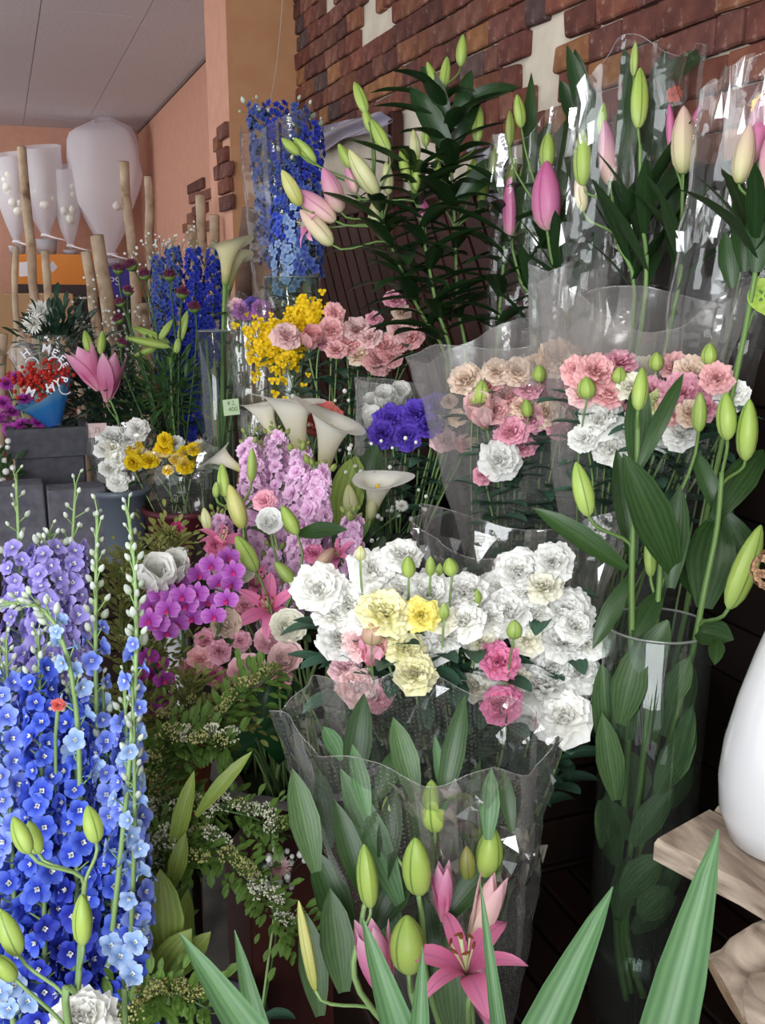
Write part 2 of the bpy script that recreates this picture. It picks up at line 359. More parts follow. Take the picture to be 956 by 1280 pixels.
# ---- stepped display deck of slats
def deck(label, x0, x1, y0, y1, z, name='display_step', pitch=.068):
    t = thing(name, label, 'display stand', (x0, y0, 0))
    b = MB(); b.box((x0+.01, y0+.02, 0), (x1-.005, y1-.01, z-.02)); wpart(t, 'carcass', b, dark, smooth=False)
    n = int((x1-x0)/pitch); w = (x1-x0)/n
    me = MB(); me.box((-w/2+.004, 0, -.02), (w/2-.004, y1-y0-.004, 0)); me = me.mesh('slat', darkd, False, bevel=.003)
    for k in range(n): part(t, 'slat', me, M.Translation((x0+w*(k+.5), y0, z)))
    n = max(2, int((z-.02)/.095)); hh = (z-.025)/n
    rm = MB(); rm.box((0, -.0, -hh/2+.003), (x1-x0, .018, hh/2-.003)); rm = rm.mesh('riser_board', dark, False, bevel=.003)
    for k in range(n): part(t, 'riser_board', rm, M.Translation((x0, y0, hh*(k+.5))))
    return t
deck('lowest dark slatted step, carrying the tall glass vase of green lilies', .42, 1.11, .78, 1.415, .38)
deck('middle dark slatted step, carrying the pink bouquets in clear film', .56, 1.11, 1.42, 1.795, .60)
deck('highest dark slatted step below the brick wall', .44, 1.11, 1.80, 2.76, .75)
deck('low dark timber table for the rear buckets and potted flowers', -.35, 1.13, 2.80, 3.62, .62, 'display_table', .09)

# ================================================================ containers
def vesselm(k): return {
    'grey': plain('grey plastic bucket', '#6C6C72', .6, nscale=30, c2='#5E5E66', bump=.1), 'stone': plain('grey resin planter', '#4C4B52', .7, nscale=45, c2='#3E3D45', bump=.25),
    'brown': woodm('red brown timber', '#250D0A', '#371510', (14, 14, 3), .5, .3), 'black': plain('black plastic bucket', '#1A1918', .5), 'white': plain('white glazed ceramic', '#D2D1D2', .18, coat=.5, spec=.5),
    'red': plain('dark red plastic pot', '#4E1A22', .5), 'paleb': plain('frosted plastic bucket', '#5E6670', .35), 'terra': plain('red clay pot', '#9A4A30', .8, nscale=30, c2='#86402A'), 'stoolw': woodm('grey weathered timber', '#6E5E52', '#C4B2A0', (40, 9, 60), .85, .1, .9)}[k]
def pot(name, label, cat, loc, r0, r1, h, mk, rim=.006, n=28, group=None, th=.004, water=True):
    t = thing(name, label, cat, loc, group); b = MB()
    b.lathe([(0.001, .001), (r0, 0), (r0, .004), (r1-.002, h-.02), (r1+rim, h-.018), (r1+rim, h), (r1-th, h), (r0-th, .012), (.001, .012)], n)
    part(t, 'bucket_body', b.mesh('bucket_body', vesselm(mk) if isinstance(mk, str) else mk), M.Translation(loc)); return t
glass = filmm('clear glass', .012, 1.0, '#EDF4F0', .02, bstr=0)
waterm = filmm('water', .0, .8, '#DDE6DE', .03, bstr=0)
def cylinder_vase(label, loc, r, h, wz=None, r0=None, group=None):
    r0 = r0 or r; t = thing('glass_vase', label, 'vase', loc, group); b = MB()
    b.lathe([(.001, 0), (r0-.004, 0), (r0, .004), (r, h-.002), (r-.0015, h), (r-.004, h-.002), (r0-.004, .014), (.001, .012)], 40)
    part(t, 'glass_body', b.mesh('glass_body', glass), M.Translation(loc))
    b = MB(); b.tube([(r-.002)*V((math.cos(a), math.sin(a), 0))+V((0, 0, h)) for a in [k*2*math.pi/40 for k in range(41)]], .0018, 5, cap=False)
    part(t, 'rim', b.mesh('rim', filmm('glass rim', .25, 2.0, '#DDE8E2', .03, bstr=0)), M.Translation(loc))
    if wz:
        q = r0+(r-r0)*wz/h-.0045; b = MB(); b.lathe([(.001, .016), (r0-.0045, .016), (q, wz), (.001, wz)], 32); part(t, 'water', b.mesh('water', waterm), M.Translation(loc), stuff=False)
    return t
# ================================================================ flower library
PCOL = {
 'white': [(0, '#D9DDB4'), (.2, '#F6F5EA'), (1, '#FCFBF7')], 'cream': [(0, '#C6D096'), (.35, '#EFEBD0'), (1, '#F8F5E6')], 'pale_yellow': [(0, '#D4D488'), (.3, '#F3EDAA'), (1, '#F9F5CC')],
 'yellow': [(0, '#C8BC4C'), (.3, '#EADB60'), (1, '#F4E98C')], 'bright_yellow': [(0, '#C99A10'), (.5, '#F0C818'), (1, '#F8DC2C')], 'pink': [(0, '#DDB4A4'), (.3, '#EC9DB2'), (1, '#F5BCCA')],
 'soft_pink': [(0, '#DCC8A4'), (.3, '#F2C2C4'), (1, '#F8D8D6')], 'hot_pink': [(0, '#C8708C'), (.3, '#DA6C9A'), (1, '#EA92B6')], 'peach': [(0, '#D6C49A'), (.3, '#EFD2B6'), (1, '#F5E0CE')],
 'rose': [(0, '#CF9494'), (.3, '#DE8EA6'), (1, '#EDB2C2')], 'salmon_pink': [(0, '#D6A690'), (.3, '#EEA9AC'), (1, '#F6C3C2')], 'green': [(0, '#7E9648'), (.5, '#B9C67C'), (1, '#D5DBA2')], 'violet': [(0, '#2E1E66'), (.4, '#4A2FA0'), (1, '#6A4EC2')],
 'lilac': [(0, '#C49CC4'), (.3, '#E4B4DA'), (1, '#F0CCE8')], 'coral': [(0, '#A83838'), (.5, '#D05A56'), (1, '#E07E74')], 'magenta': [(0, '#7A1C72'), (.5, '#B03AA8'), (1, '#CC62C4')], 'blush': [(0, '#E6DDBE'), (.3, '#F6E6E0'), (1, '#F6CDD6')],
 'blue': [(0, '#2A389C'), (.4, '#3A52CC'), (1, '#6680E2')], 'deep_blue': [(0, '#1E2478'), (.5, '#2A36A8'), (1, '#4656C4')], 'sky': [(0, '#7090CC'), (.5, '#98B6E4'), (1, '#BCD0F0')], 'lavender': [(0, '#6E62B4'), (.5, '#9488D2'), (1, '#B6AAE4')],
 'periwinkle': [(0, '#4A5AC0'), (.5, '#7286E4'), (1, '#9CB0F4')], 'purple': [(0, '#8A2C92'), (.5, '#AE58B6'), (1, '#C684CA')], 'dark_purple': [(0, '#6A1668'), (.5, '#923090'), (1, '#AC4CAA')], 'indigo_blue': [(0, '#2A3684'), (.5, '#44569E'), (1, '#6278B4')],
 'lily_pink': [(0, '#E0A6B4'), (.35, '#D2709A'), (.8, '#E29ABC'), (1, '#EBB6CC')], 'pale_lily': [(0, '#DCCB9C'), (.4, '#F0D2C4'), (1, '#F2BEC8')], 'mag_pink': [(0, '#A02060'), (1, '#C83880')], 'orange': [(0, '#C03A18'), (1, '#E25A2C')], 'brown': [(0, '#8A6248'), (.5, '#B48A6A'), (1, '#CDA88A')],
}
def pm(c, **k): return petalm('petal '+c.replace('_', ' '), PCOL[c], **k)
stemm = leafm('green stem', '#4E6E38', '#7C9A54', .5, .05, 2); stemd = leafm('dark green stem', '#2C4A26', '#4A6A38', .5, .05, 2); stemp = leafm('pale green stem', '#6C8E52', '#9AB578', .5, .08, 2)
L_lily = leafm('lily leaf', '#1E3618', '#3F5E2E', .36, .18, 7); L_dark = leafm('dark lily leaf', '#172C16', '#304C28', .35, .12, 7); L_lis = leafm('lisianthus leaf', '#3A5C4A', '#587A62', .5, .15, 4)
L_strap = leafm('strap leaf', '#3A5F38', '#6E9464', .42, .15, 5, .1); L_yel = leafm('yellow green leaf', '#6C8434', '#A3B458', .45, .25, 6); L_vase = leafm('broad lily leaf', '#304A2A', '#62804E', .4, .25, 8)
BUD = {'green': budm('lily bud green', [(0, '#8CA258'), (.35, '#98AE58'), (.75, '#9FB662'), (1, '#6E8C48')], '#6A8640'), 'lime': budm('lily bud lime', [(0, '#A6BC6C'), (.4, '#A9C05E'), (.8, '#97B254'), (1, '#7C9A44')], '#56762E'),
       'dull': budm('lily bud dull', [(0, '#7C9048'), (.5, '#8C9A50'), (1, '#86804A')], '#5E6A34'), 'cream': budm('lily bud cream', [(0, '#B9BE7E'), (.5, '#D8D6A6'), (1, '#C3C878')], '#A0A868'),
       'yellow': budm('lily bud yellow', [(0, '#A8B050'), (.5, '#D2CE86'), (1, '#C3C46A')], '#96A050'), 'pink': budm('lily bud pink', [(0, '#C9C09A'), (.25, '#DDB4AE'), (.6, '#D492AE'), (1, '#C983A4')], '#B0708C'),
       'hot': budm('lily bud deep pink', [(0, '#DDB6B0'), (.3, '#CE7AA0'), (1, '#BE5C90')], '#A84A7C'), 'peach': budm('lily bud peach', [(0, '#B6BC7E'), (.3, '#D9CFA4'), (.7, '#E0C2B0'), (1, '#DBA6AE')], '#B09080'),
       'olive': budm('lily bud olive', [(0, '#7E8E40'), (1, '#8C7E48')], '#5C6230'), 'tan': budm('lily bud pinkish tan', [(0, '#A8A868'), (.5, '#CFA592'), (1, '#B48A76')], '#94745E'), 'white': petalm('bud white', [(0, '#A8BA84'), (.45, '#C9D2C4'), (1, '#DCE2E0')], var=.2)}
MESH = {}
def cached(key, fn):
    if key not in MESH: MESH[key] = fn()
    return MESH[key]
def LM(mat, shape='lanc', ratio=.22, droop=35, fold=.35, lift=0):
    droop = round(droop/10)*10
    def f():
        b = MB(); petal(b, math.pi/2, 1, ratio, lift, lift-droop, shape, cup=fold, nu=4, nv=8); return b.mesh('leaf', mat)
    return cached(('leaf', mat.name, shape, ratio, droop, fold, lift), f)
def LMx(mat, **k): return LM(mat, **k)
def budmesh(c, lobes=3, amp=.07, fat=0):
    def f():
        b = MB(); b.lathe([(.5*r, z) for z, r in ((0, .2), (.05, .52), (.16, .84), (.32, .98), (.48, 1), (.64, .9), (.8, .66), (.92, .38), (.985, .14), (1, .03))], 15, lobes=lobes, amp=amp); return b.mesh('bud', BUD[c])
    return cached(('bud', c, lobes), f)
def budhalf(c):
    def f():
        b = MB()
        for k in range(3): petal(b, k*2.094, 1, .5, 64, 98, 'lanc', cup=.45, nu=4, nv=7, r0=.03)
        for k in range(3): petal(b, k*2.094+1.05, 1.02, .42, 60, 84, 'lanc', cup=.4, nu=4, nv=7, r0=.03)
        s = 1/max(math.hypot(p[0], p[1]) for p in b.v)*.5; b.v = [(p[0]*s, p[1]*s, p[2]) for p in b.v]; z = max(p[2] for p in b.v); b.v = [(x, y, w/z) for x, y, w in b.v]
        return b.mesh('bud', pm(c))
    return cached(('half', c), f)
LRND = random.Random(3)
def bl_lis(c, var):
    b = MB(); q = LRND
    for n, L, W, a0, a1, r0, z0 in ((7, .040, .042, 58, -22, .002, 0), (7, .038, .04, 70, 4, .002, .002), (7, .036, .038, 78, 24, .002, .004), (7, .033, .034, 85, 44, .002, .006), (6, .028, .03, 90, 62, .002, .008), (5, .022, .024, 96, 80, .001, .01)):
        o = q.uniform(0, 6)
        for k in range(n): petal(b, o+k*2*math.pi/n+q.uniform(-.15, .15), L*q.uniform(.9, 1.08), W, a0+q.uniform(-6, 6), a1+q.uniform(-14, 14), 'obov', .2, .085, q.choice((2, 2.5, 3)), q.uniform(0, 6), 8, 5, r0, z0)
    return b.norm().mesh('bloom', pm(c)), .28
def bl_ran(c, var):
    b = MB(); q = LRND
    for k in range(7):
        s = (k+1)/7; n = 4+k; o = q.uniform(0, 6)
        for i in range(n): petal(b, o+i*2*math.pi/n+q.uniform(-.1, .1), .2+.62*s, .22+.5*s, 25-20*s, 132-82*s+q.uniform(-12, 12), 'rnd' if k < 5 else 'obov', .3, .045, 1.5, q.uniform(0, 6), 4, 5, .01, .14*(1-s))
    p = PCOL[c]; dk = tuple(x*.80 for x in lin(p[-1][1])[:3])+(1,); return b.norm().mesh('bloom', petalm('ranunculus '+c, [(0, p[0][1]), (.45, dk), (.86, p[-1][1]), (1, tuple(min(1, x*1.06+.03) for x in lin(p[-1][1])[:3])+(1,))], .15)), .3  # shading painted into each petal: darker middle, lightened rim, so the layers show
def bl_bud(c, var):   # half-closed rosebud of lisianthus
    b = MB(); q = LRND
    for k in range(3):
        n = 3+k; o = q.uniform(0, 6)
        for i in range(n): petal(b, o+i*2*math.pi/n, .9+.1*k, .7, 55+8*k, 112-14*k, 'obov', .35, .04, 1, q.uniform(0, 6), 4, 5, .02)
    b.norm(); return b.mesh('bloom', pm(c)), .5
def bl_mum(c, var):
    b = MB(); q = LRND
    for k in range(7):
        s = k/6; n = 9+k*3; o = q.uniform(0, 6)
        for i in range(n): petal(b, o+i*2*math.pi/n+q.uniform(-.08, .08), .25+.3*s, .09, 100-95*s+q.uniform(-8, 8), 120-118*s+q.uniform(-10, 20), 'thin', .5, 0, 1, 0, 2, 4, .02)
    return b.norm().mesh('bloom', pm(c)), .2
def bl_stock(c, var):
    b = MB(); q = LRND
    for n, L, a0, a1 in ((5, .5, 45, -20), (4, .42, 65, 10), (4, .32, 85, 50)):
        o = q.uniform(0, 6)
        for i in range(n): petal(b, o+i*2*math.pi/n, L, .46, a0+q.uniform(-10, 10), a1+q.uniform(-20, 20), 'obov', .1, .1, 1.5, q.uniform(0, 6), 3, 3, .02)
    return b.norm().mesh('floret', pm(c)), .2
beem = petalm('floret eye white', [(0, '#C9CCA8'), (1, '#EDEFF4')])
def bl_delph(c, var):
    b = MB(); q = LRND; o = q.uniform(0, 6)
    for i in range(5): petal(b, o+i*1.2566+q.uniform(-.15, .15), .5*q.uniform(.85, 1.1), .5, 42+q.uniform(-14, 14), 4+q.uniform(-30, 22), 'rnd', .18, .07, 1.5, q.uniform(0, 6), 4, 4, .02)
    for i in range(4): petal(b, o+i*1.57+.5, .17, .12, 75, 45, 'rnd', .2, 0, 1, 0, 2, 2, .02, .02, 1)
    b.tube([(0, 0, .03), (.02, .03, -.2), (.1, .08, -.42)], [.06, .05, .015], 5)
    return b.norm().mesh('floret', [pm(c), beem]), .1
def bl_phal(c, var):
    b = MB()
    for a in (90, 210, 330): petal(b, rad(a), .48, .3, 20, -12, 'rnd', .05, 0, 1, 0, 4, 4, .02, -.03)
    for a in (8, 172): petal(b, rad(a), .52, .62, 18, -10, 'rnd', .06, .02, 1, 0, 5, 4, .02)
    petal(b, rad(270), .26, .2, 60, -10, 'obov', .5, 0, 1, 0, 3, 3, .01, .02, 1); b.ball((0, 0, .06), .05, 6, 4, 1)
    return b.norm().mesh('floret', [petalm('orchid '+c, PCOL[c], stripe=('#A03CA0' if c == 'purple' else '#7A2078', .06)), pm('mag_pink')]), .1
KIND = dict(lis=bl_lis, ran=bl_ran, bud=bl_bud, mum=bl_mum, stock=bl_stock, delph=bl_delph, phal=bl_phal)
NV = dict(lis=4, ran=3, bud=2, mum=2, stock=4, delph=4, phal=1)
def BL(kind, c, var=None):
    var = R.randrange(NV[kind]) if var is None else var
    return cached((kind, c, var), lambda: KIND[kind](c, var))
def bl_star(c):   # one tepal of an open lily (unit = length)
    def f():
        b = MB(); petal(b, math.pi/2, 1, .36, 66, -32, 'lanc', cup=.12, ruf=.012, freq=2, nu=6, nv=9, r0=.03); return b.mesh('petal', petalm('lily tepal '+c, PCOL[c], stripe=('#C87098' if c != 'pale_lily' else '#D8B49A', .1)))
    return cached(('star', c), f)
anther = plain('anther brown', '#7A3E1E', .8); filam = plain('filament', '#C4D29A', .5)
def stam():
    def f():
        b = MB()
        for k in range(6):
            a = k*1.047+.5; d = V((math.cos(a), math.sin(a), 0)); p = [V((0, 0, .02)), d*.06+V((0, 0, .3)), d*.16+V((0, 0, .6))]
            b.tube(bez(p, 4), .012, 4); q = p[2]; t = V((-d.y, d.x, 0)); b.tube([q-t*.06, q, q+t*.06], [.012, .026, .012], 5, 1)
        b.tube([(0, 0, 0), (0, 0, .72)], [.016, .02], 5); b.ball((0, 0, .73), .035, 6, 4, 1); b.lathe([(.02, -.06), (.06, 0), (.05, .05)], 8)
        return b.mesh('stamens', [filam, anther])
    return cached('stam', f)
def open_lily(root, pos, face, dia, c, roll=None, flat=1.0):
    """bloom (stamens) with six petals as its sub-parts"""
    s = dia*.62; roll = R.uniform(0, 6) if roll is None else roll
    base = V(pos)-V(face).normalized()*s*.35; m = fr_z(base, face, roll, s); o = part(root, 'bloom', stam(), m)
    for k in range(6): part(o, 'petal', bl_star(c), m @ M.Rotation(k*math.pi/3, 4, 'Z') @ M.Diagonal((1 if k % 2 else .72, 1, 1, 1)) @ M.Rotation(rad((-4 if k % 2 else 4)*flat), 4, 'X'))
    return base
def tocam(p): return (CAM-V(p)).normalized()
def face_of(p, up=.55, cam_=.75, rnd=.3, side=0): return (V((0, 0, up))+tocam(p)*cam_+rgt*side+V((R.uniform(-rnd, rnd), R.uniform(-rnd, rnd), R.uniform(-rnd, rnd)*.5))).normalized()
def stem_path(base, tip, face, n=10, bow=.0):
    base, tip = V(base), V(tip); h = (tip-base).length
    return bez([base, base.lerp(tip, .35)*.5+V((base.x, base.y, base.z+h*.45))*.5, tip-V(face)*h*.16, tip], n)
sepalm = leafm('sepal green', '#5E8248', '#88A868', .5, .1, 2)
def sepals(c=5):
    def f():
        b = MB()
        for k in range(c): petal(b, k*2*math.pi/c, .28, .09, 20, 40, 'lanc', .2, nu=2, nv=3, r0=.01, z0=-.04)
        b.lathe([(.012, -.12), (.05, -.06), (.055, 0), (.02, .05)], 8); return b.mesh('calyx', sepalm)
    return cached('sepals', f)
def flower(name, label, cat, base, c, dia, kind, colour, group=None, face=None, sr=.0022, leaves=5, lrange=(.45, .86), lsize=.055, lmat=None, lshape='ov', lratio=.45, stem_mat=None, up=.55, cam_=.75, extra_buds=()):
    """one cut stem: stem, bloom, calyx, leaves, side buds"""
    c = V(c); face = V(face).normalized() if face else face_of(c, up, cam_); me, zc = BL(kind, colour); tip = c-face*zc*dia
    t = thing(name, label, cat, base, group); pts = stem_path(base, tip, face); b = MB(); b.tube(pts, sr, 5)
    bp = []
    for (bx, bw, bl, bc) in extra_buds:
        bx = V(bx); node, d = along(pts, .72); dr = (bx-node); bdir = (V((0, 0, 1))+dr.normalized()*.3).normalized(); b.tube(bez([node, node.lerp(bx, .6)-V((0, 0, .01)), bx-bdir*bl*.5], 5), sr*.7, 4); bp.append((bx-bdir*bl*.5, bdir, bw, bl, bc))
    wpart(t, 'stem', b, stem_mat or stemp); part(t, 'bloom', me, fr_z(tip, face, R.uniform(0, 6), dia)); part(t, 'calyx', sepals(), fr_z(tip, face, 0, dia))
    for p, d, w, l, bc in bp: part(t, 'bud', budmesh(bc), fr_z(p, d, R.uniform(0, 6), (w, w, l)))
    a = R.uniform(0, 6)
    for k in range(leaves):
        p, d = along(pts, lrange[0]+(lrange[1]-lrange[0])*k/max(1, leaves-1)); a += 2.4; rd = V((math.cos(a), math.sin(a), .55)).normalized()
        part(t, 'leaf', LM(lmat or L_lis, lshape, lratio, R.choice((20, 40, 60)), .3), fr_y(p, rd, V((0, 0, 1))+rd*-.2, lsize*R.uniform(.75, 1.2)))
    return t
UP = V((0, 0, 1))
def lily(label, base, path, buds=(), opens=(), nleaf=14, lr=(.2, .95), ls=.12, group=None, lmat=None, sr=.0042, bare=None, lratio=.2, halfs=(), droop=(30, 50, 70), elev=.6, maxr=None, axis=None, stem_mat=None):
    """path: (px, py, depth) points of the visible stem, low to high. buds: (px, py, length px, width px, tilt deg from up, colour[, depth offset])"""
    t = thing('cut_lily', label, 'lily', base, group); W = [V(base)]+[P(*q) for q in path]
    pts = []
    for i in range(len(W)-1):     # Catmull-Rom
        p0 = W[max(i-1, 0)]; p1, p2 = W[i], W[i+1]; p3 = W[min(i+2, len(W)-1)]
        for k in range(5):
            s = k/5; pts.append(.5*((2*p1)+(p2-p0)*s+(2*p0-5*p1+4*p2-p3)*s*s+(3*p1-p0-3*p2+p3)*s**3))
    pts.append(W[-1]); n = len(pts); b = MB(); b.tube(pts, [sr*(1.15-.45*i/n) for i in range(n)], 6); place = []
    pp = [pix(p) for p in pts]
    for q in list(buds)+list(halfs):
        px, py, L, w, ang, c = q[:6]; dz = q[6] if len(q) > 6 else R.uniform(-.03, .03)
        a = rad(ang); bx, by = px-math.sin(a)*L/2, py+math.cos(a)*L/2
        i = min(range(2, n), key=lambda i: math.hypot(pp[i][0]-bx, pp[i][1]-by-22)); D = pp[i][2]+dz; s = D/F
        d = (rgt*math.sin(a)+upv*math.cos(a)+fwd*R.uniform(-.25, .1)).normalized(); p0 = P(bx, by, D); node = pts[max(1, i-1)]
        far = (p0-node).length; b.tube(bez([node, node+(pts[i]-pts[max(0, i-1)]).normalized()*far*.35, p0-d*far*.35, p0], 6), sr*.52, 5)
        place.append((p0, d, w*s, L*s, c, len(place) >= len(buds)))
    for px, py, dia, face, c, *dz in opens:
        i = min(range(2, n), key=lambda i: math.hypot(pp[i][0]-px, pp[i][1]-py-25)); D = pp[i][2]+(dz[0] if dz else 0); p = P(px, py, D); fc = (rgt*face[0]+upv*face[1]-fwd*face[2]).normalized()
        pb = open_lily(t, p, fc, dia*D/F, c); node = pts[max(1, i-1)]; far = (pb-node).length; b.tube(bez([node, node.lerp(pb, .4)+UP*.01, pb-fc*far*.3, pb], 6), sr*.52, 5)
    wpart(t, 'stem', b, stem_mat or stemm)
    for p0, d, w, L, c, hf in place: part(t, 'bud', budhalf(c) if hf else budmesh(c), fr_z(p0, d, R.uniform(0, 6), (w, w, L)))
    a = R.uniform(0, 6)
    for k in range(nleaf):
        u = lr[0]+(lr[1]-lr[0])*k/max(1, nleaf-1); p, d = along(pts, u); a += 2.4; rd = (V((math.cos(a), math.sin(a), 0))+UP*elev*(1+u*.6)).normalized(); Ls = ls*R.uniform(.75, 1.15)*(1-.25*u)
        part(t, 'leaf', LM(lmat or L_lily, 'lanc', lratio, R.choice(droop), .3), fr_y(p, rd, UP-rd*.2, Ls))
    return t, pts
def pxleaf(root, b, tip, w, Db, Dt=None, mat=None, droop=20, shape='lanc', toward=1.0, fold=.25, up=.35):
    """a leaf from pixel b at depth Db to pixel tip at depth Dt, w px wide"""
    Dt = Dt or Db; p = P(b[0], b[1], Db); q = P(tip[0], tip[1], Dt); L = (q-p).length
    nrm = (tocam(p)*toward+UP*up).normalized(); ratio = max(.06, round(w*Db/F/L/.03)*.03); d = (q-p).normalized(); lift = droop*.5
    return part(root, 'leaf', LM(mat or L_lily, shape, ratio, droop, fold, lift), fr_y(p, d, nrm, L))
def spike(name, label, cat, path, rfun, n, kind, colours, t0, t1, fd, group=None, sr=.003, budn=14, budc='white', bud_s=(.008, .014), tipcol=None, leaves=0, lmat=None, merged=False, stem_mat=None, up=.25, lsize=.08):
    """flower spike: path in world points; florets from t0 to t1 on a spiral, buds on pedicels up to the tip"""
    pts = bez(path, 18); t = thing(name, label, cat, pts[0], group); b = MB(); b.tube(pts, [sr*(1.1-.6*i/18) for i in range(19)], 5); a = R.uniform(0, 6); mm = None; n = int(n*2.1) if merged else n; fd = fd*1.2 if merged else fd
    fl = []
    for k in range(n):
        u = t0+(t1-t0)*(k+.5)/n; p, d = along(pts, u); a += 2.4+R.uniform(-.25, .25); s = (u-t0)/(t1-t0); x = d.orthogonal().normalized(); y = d.cross(x); rd = x*math.cos(a)+y*math.sin(a); q = p+rd*rfun(s)*R.uniform(.8, 1.1)+UP*.004
        fc = (rd+UP*up+V((R.uniform(-.2, .2), R.uniform(-.2, .2), R.uniform(-.2, .2)))).normalized(); dia = fd*(1-.3*s)*R.uniform(.82, 1.15)
        c = colours[min(len(colours)-1, int(s*len(colours)+R.uniform(-.3, .3)))] if len(colours) > 1 else colours[0]
        b.tube([p-d*.01, q], sr*.3, 3, cap=False); fl.append((kind, c, q, fc, dia))
    wb = []
    for k in range(budn):
        u = t1-.03+(1-t1+.03)*k/max(1, budn-1); p, d = along(pts, u); a += 2.4+R.uniform(-.5, .5); ks = R.uniform(.7, 1.15); s = (u-t1)/(1-t1+1e-6); x = d.orthogonal().normalized(); y = d.cross(x); rd = x*math.cos(a)+y*math.sin(a); q = p+rd*rfun(1)*(.95-.6*s)*R.uniform(.6, 1.35)+d*R.uniform(.004, .02)
        b.tube([p, q], sr*.28, 3, cap=False); wb.append((q, (rd*.7+d).normalized(), *(x*(1.1-.5*s)*ks for x in bud_s)))
    wpart(t, 'stem', b, stem_mat or stemp)
    if merged:
        for c in set(f[1] for f in fl):
            m2 = MB()
            for kd, cc, q, fc, dia in fl:
                if cc == c:
                    s0 = MB()
                    for i in range(5): petal(s0, i*1.2566, .5, .5, 25, 0, 'rnd', 0, nu=2, nv=2)
                    m2.add(s0, fr_z(q, fc, R.uniform(0, 6), dia))
            wpart(t, 'florets', m2, pm(c), stuff=True)
    else:
        for kd, c, q, fc, dia in fl: part(t, 'floret', BL(kd, c)[0], fr_z(q, fc, R.uniform(0, 6), dia))
    for q, d, w, L in wb: part(t, 'bud', budmesh(budc), fr_z(q, d, 0, (w, w, L)))
    for k in range(leaves):
        p, d = along(pts, .15+.3*k/max(1, leaves)); a += 2.4; rd = V((math.cos(a), math.sin(a), .8)).normalized(); part(t, 'leaf', LM(lmat or L_lily, 'lanc', .22, R.choice((30, 50)), .25), fr_y(p, rd, UP, lsize*R.uniform(.8, 1.2)))
    return t
# ---- florist film sleeves
filmedge = filmm('film edge', .16, 1.4, '#FFFFFF', .1, bstr=0); filmfold = filmm('film fold', .13, 2.6, '#F6F4F2', .06, bscale=30, bstr=.5); film_clear = filmm('very clear florist film', .015, .7, '#FDFDFC', .05, bscale=22, bstr=.4); filmcr = filmm('crumpled film', .02, 2.6, '#FFFFFF', .035, bstr=0); film = filmm('clear florist film', .05, 1.5, '#FBFAF8', .07, bscale=22, bstr=.5); film_milky = filmm('milky florist film', .15, 1.1, '#F4F2F0', .15, bscale=16, bstr=.4); film_dots = filmm('dotted florist film', .03, 1.6, '#F4F4F4', .06, dots=True, bscale=22, bstr=.5)
def sleeve(label, b, t, rb, rt, mat, depth=.6, edge=None, pleat=.05, crump=.012, seed=1, nu=84, nv=30, group=None, tilt=0, power=1.0, open_=(0, 1), name='film_sleeve', ruff=0, creases=5, crinkle=0, crth=.24):
    """cone of clear film from b (bottom centre) to t (centre of the open top); edge(u) lifts the rim"""
    q = random.Random(seed); b, t = V(b), V(t); ax = (t-b); L = ax.length; ax.normalize(); w = (rgt-ax*rgt.dot(ax)).normalized(); dd = w.cross(ax); ks = [(q.randint(5, 9), q.uniform(0, 6)), (q.randint(11, 17), q.uniform(0, 6))]
    rows = []; off = V((seed*3.1, seed*1.7, 0))
    for i in range(nv+1):
        v = i/nv; row = []
        for j in range(nu+1):
            u = (j/nu) % 1.0; u = open_[0]+(open_[1]-open_[0])*j/nu; th = u*2*math.pi; e = edge(u) if edge else 0
            r = rb+(rt-rb)*v**power; pl = 1+pleat*v*(math.sin(ks[0][0]*th+ks[0][1])+.5*math.sin(ks[1][0]*th+ks[1][1]))
            p = b+ax*(L*v+e*v*v)+(w*math.cos(th)*r+dd*math.sin(th)*r*depth)*pl
            c = abs(noise.noise(p*9+off))+.6*abs(noise.noise(p*21+off)); c = c-.4
            n = (w*math.cos(th)+dd*math.sin(th)); p = p+n*(c*crump*(.3+.7*v))+n*ruff*v**6*math.sin(9*th)
            row.append(p)
        rows.append(row)
    m = MB(); m.grid(rows); o = thing(name, label, 'film sleeve', b, group); wpart(o, 'film', m, mat)
    m = MB(); m.tube(rows[-1], .0007, 4, cap=False); wpart(o, 'rim_edge', m, filmedge)
    if crinkle:   # crushed film along the open top: small flat facets
        m = MB(); i0 = int(nv*(1-crinkle)); sub_ = [[p+V((q.uniform(-1, 1), q.uniform(-1, 1), q.uniform(-1, 1)))*.006+(p-b.lerp(t, i/nv)).normalized()*.004 for p in r[:-1]] for i, r in list(enumerate(rows))[i0:]]; sub_ = [r+[r[0]] for r in sub_]
        ng = len(sub_); ncol = len(sub_[0])
        for i in range(ng-1):
            for j in range(ncol-1):
                if noise.noise(sub_[i][j]*11+off) < crth: continue
                n0 = len(m.v); m.v += [tuple(x) for x in (sub_[i][j], sub_[i][j+1], sub_[i+1][j+1], sub_[i+1][j])]; m.uv += [(0, 0)]*4; m.f += [(n0, n0+1, n0+2), (n0, n0+2, n0+3)]; m.m += [0, 0]
        if m.f: wpart(o, 'crumples', m, filmcr, stuff=True, smooth=False)
    for k in range(creases):   # doubled film along the folds
        j = q.randrange(2, nu-5); i0 = q.randrange(nv//3, nv-6); wj = q.choice((2, 3, 3, 4)); m = MB(); m.grid([[r[jj]+(r[jj]-b.lerp(t, i/nv)).normalized()*.002 for jj in range(j, j+wj)] for i, r in list(enumerate(rows))[i0:nv+1]]); wpart(o, 'fold', m, filmfold)
    return o
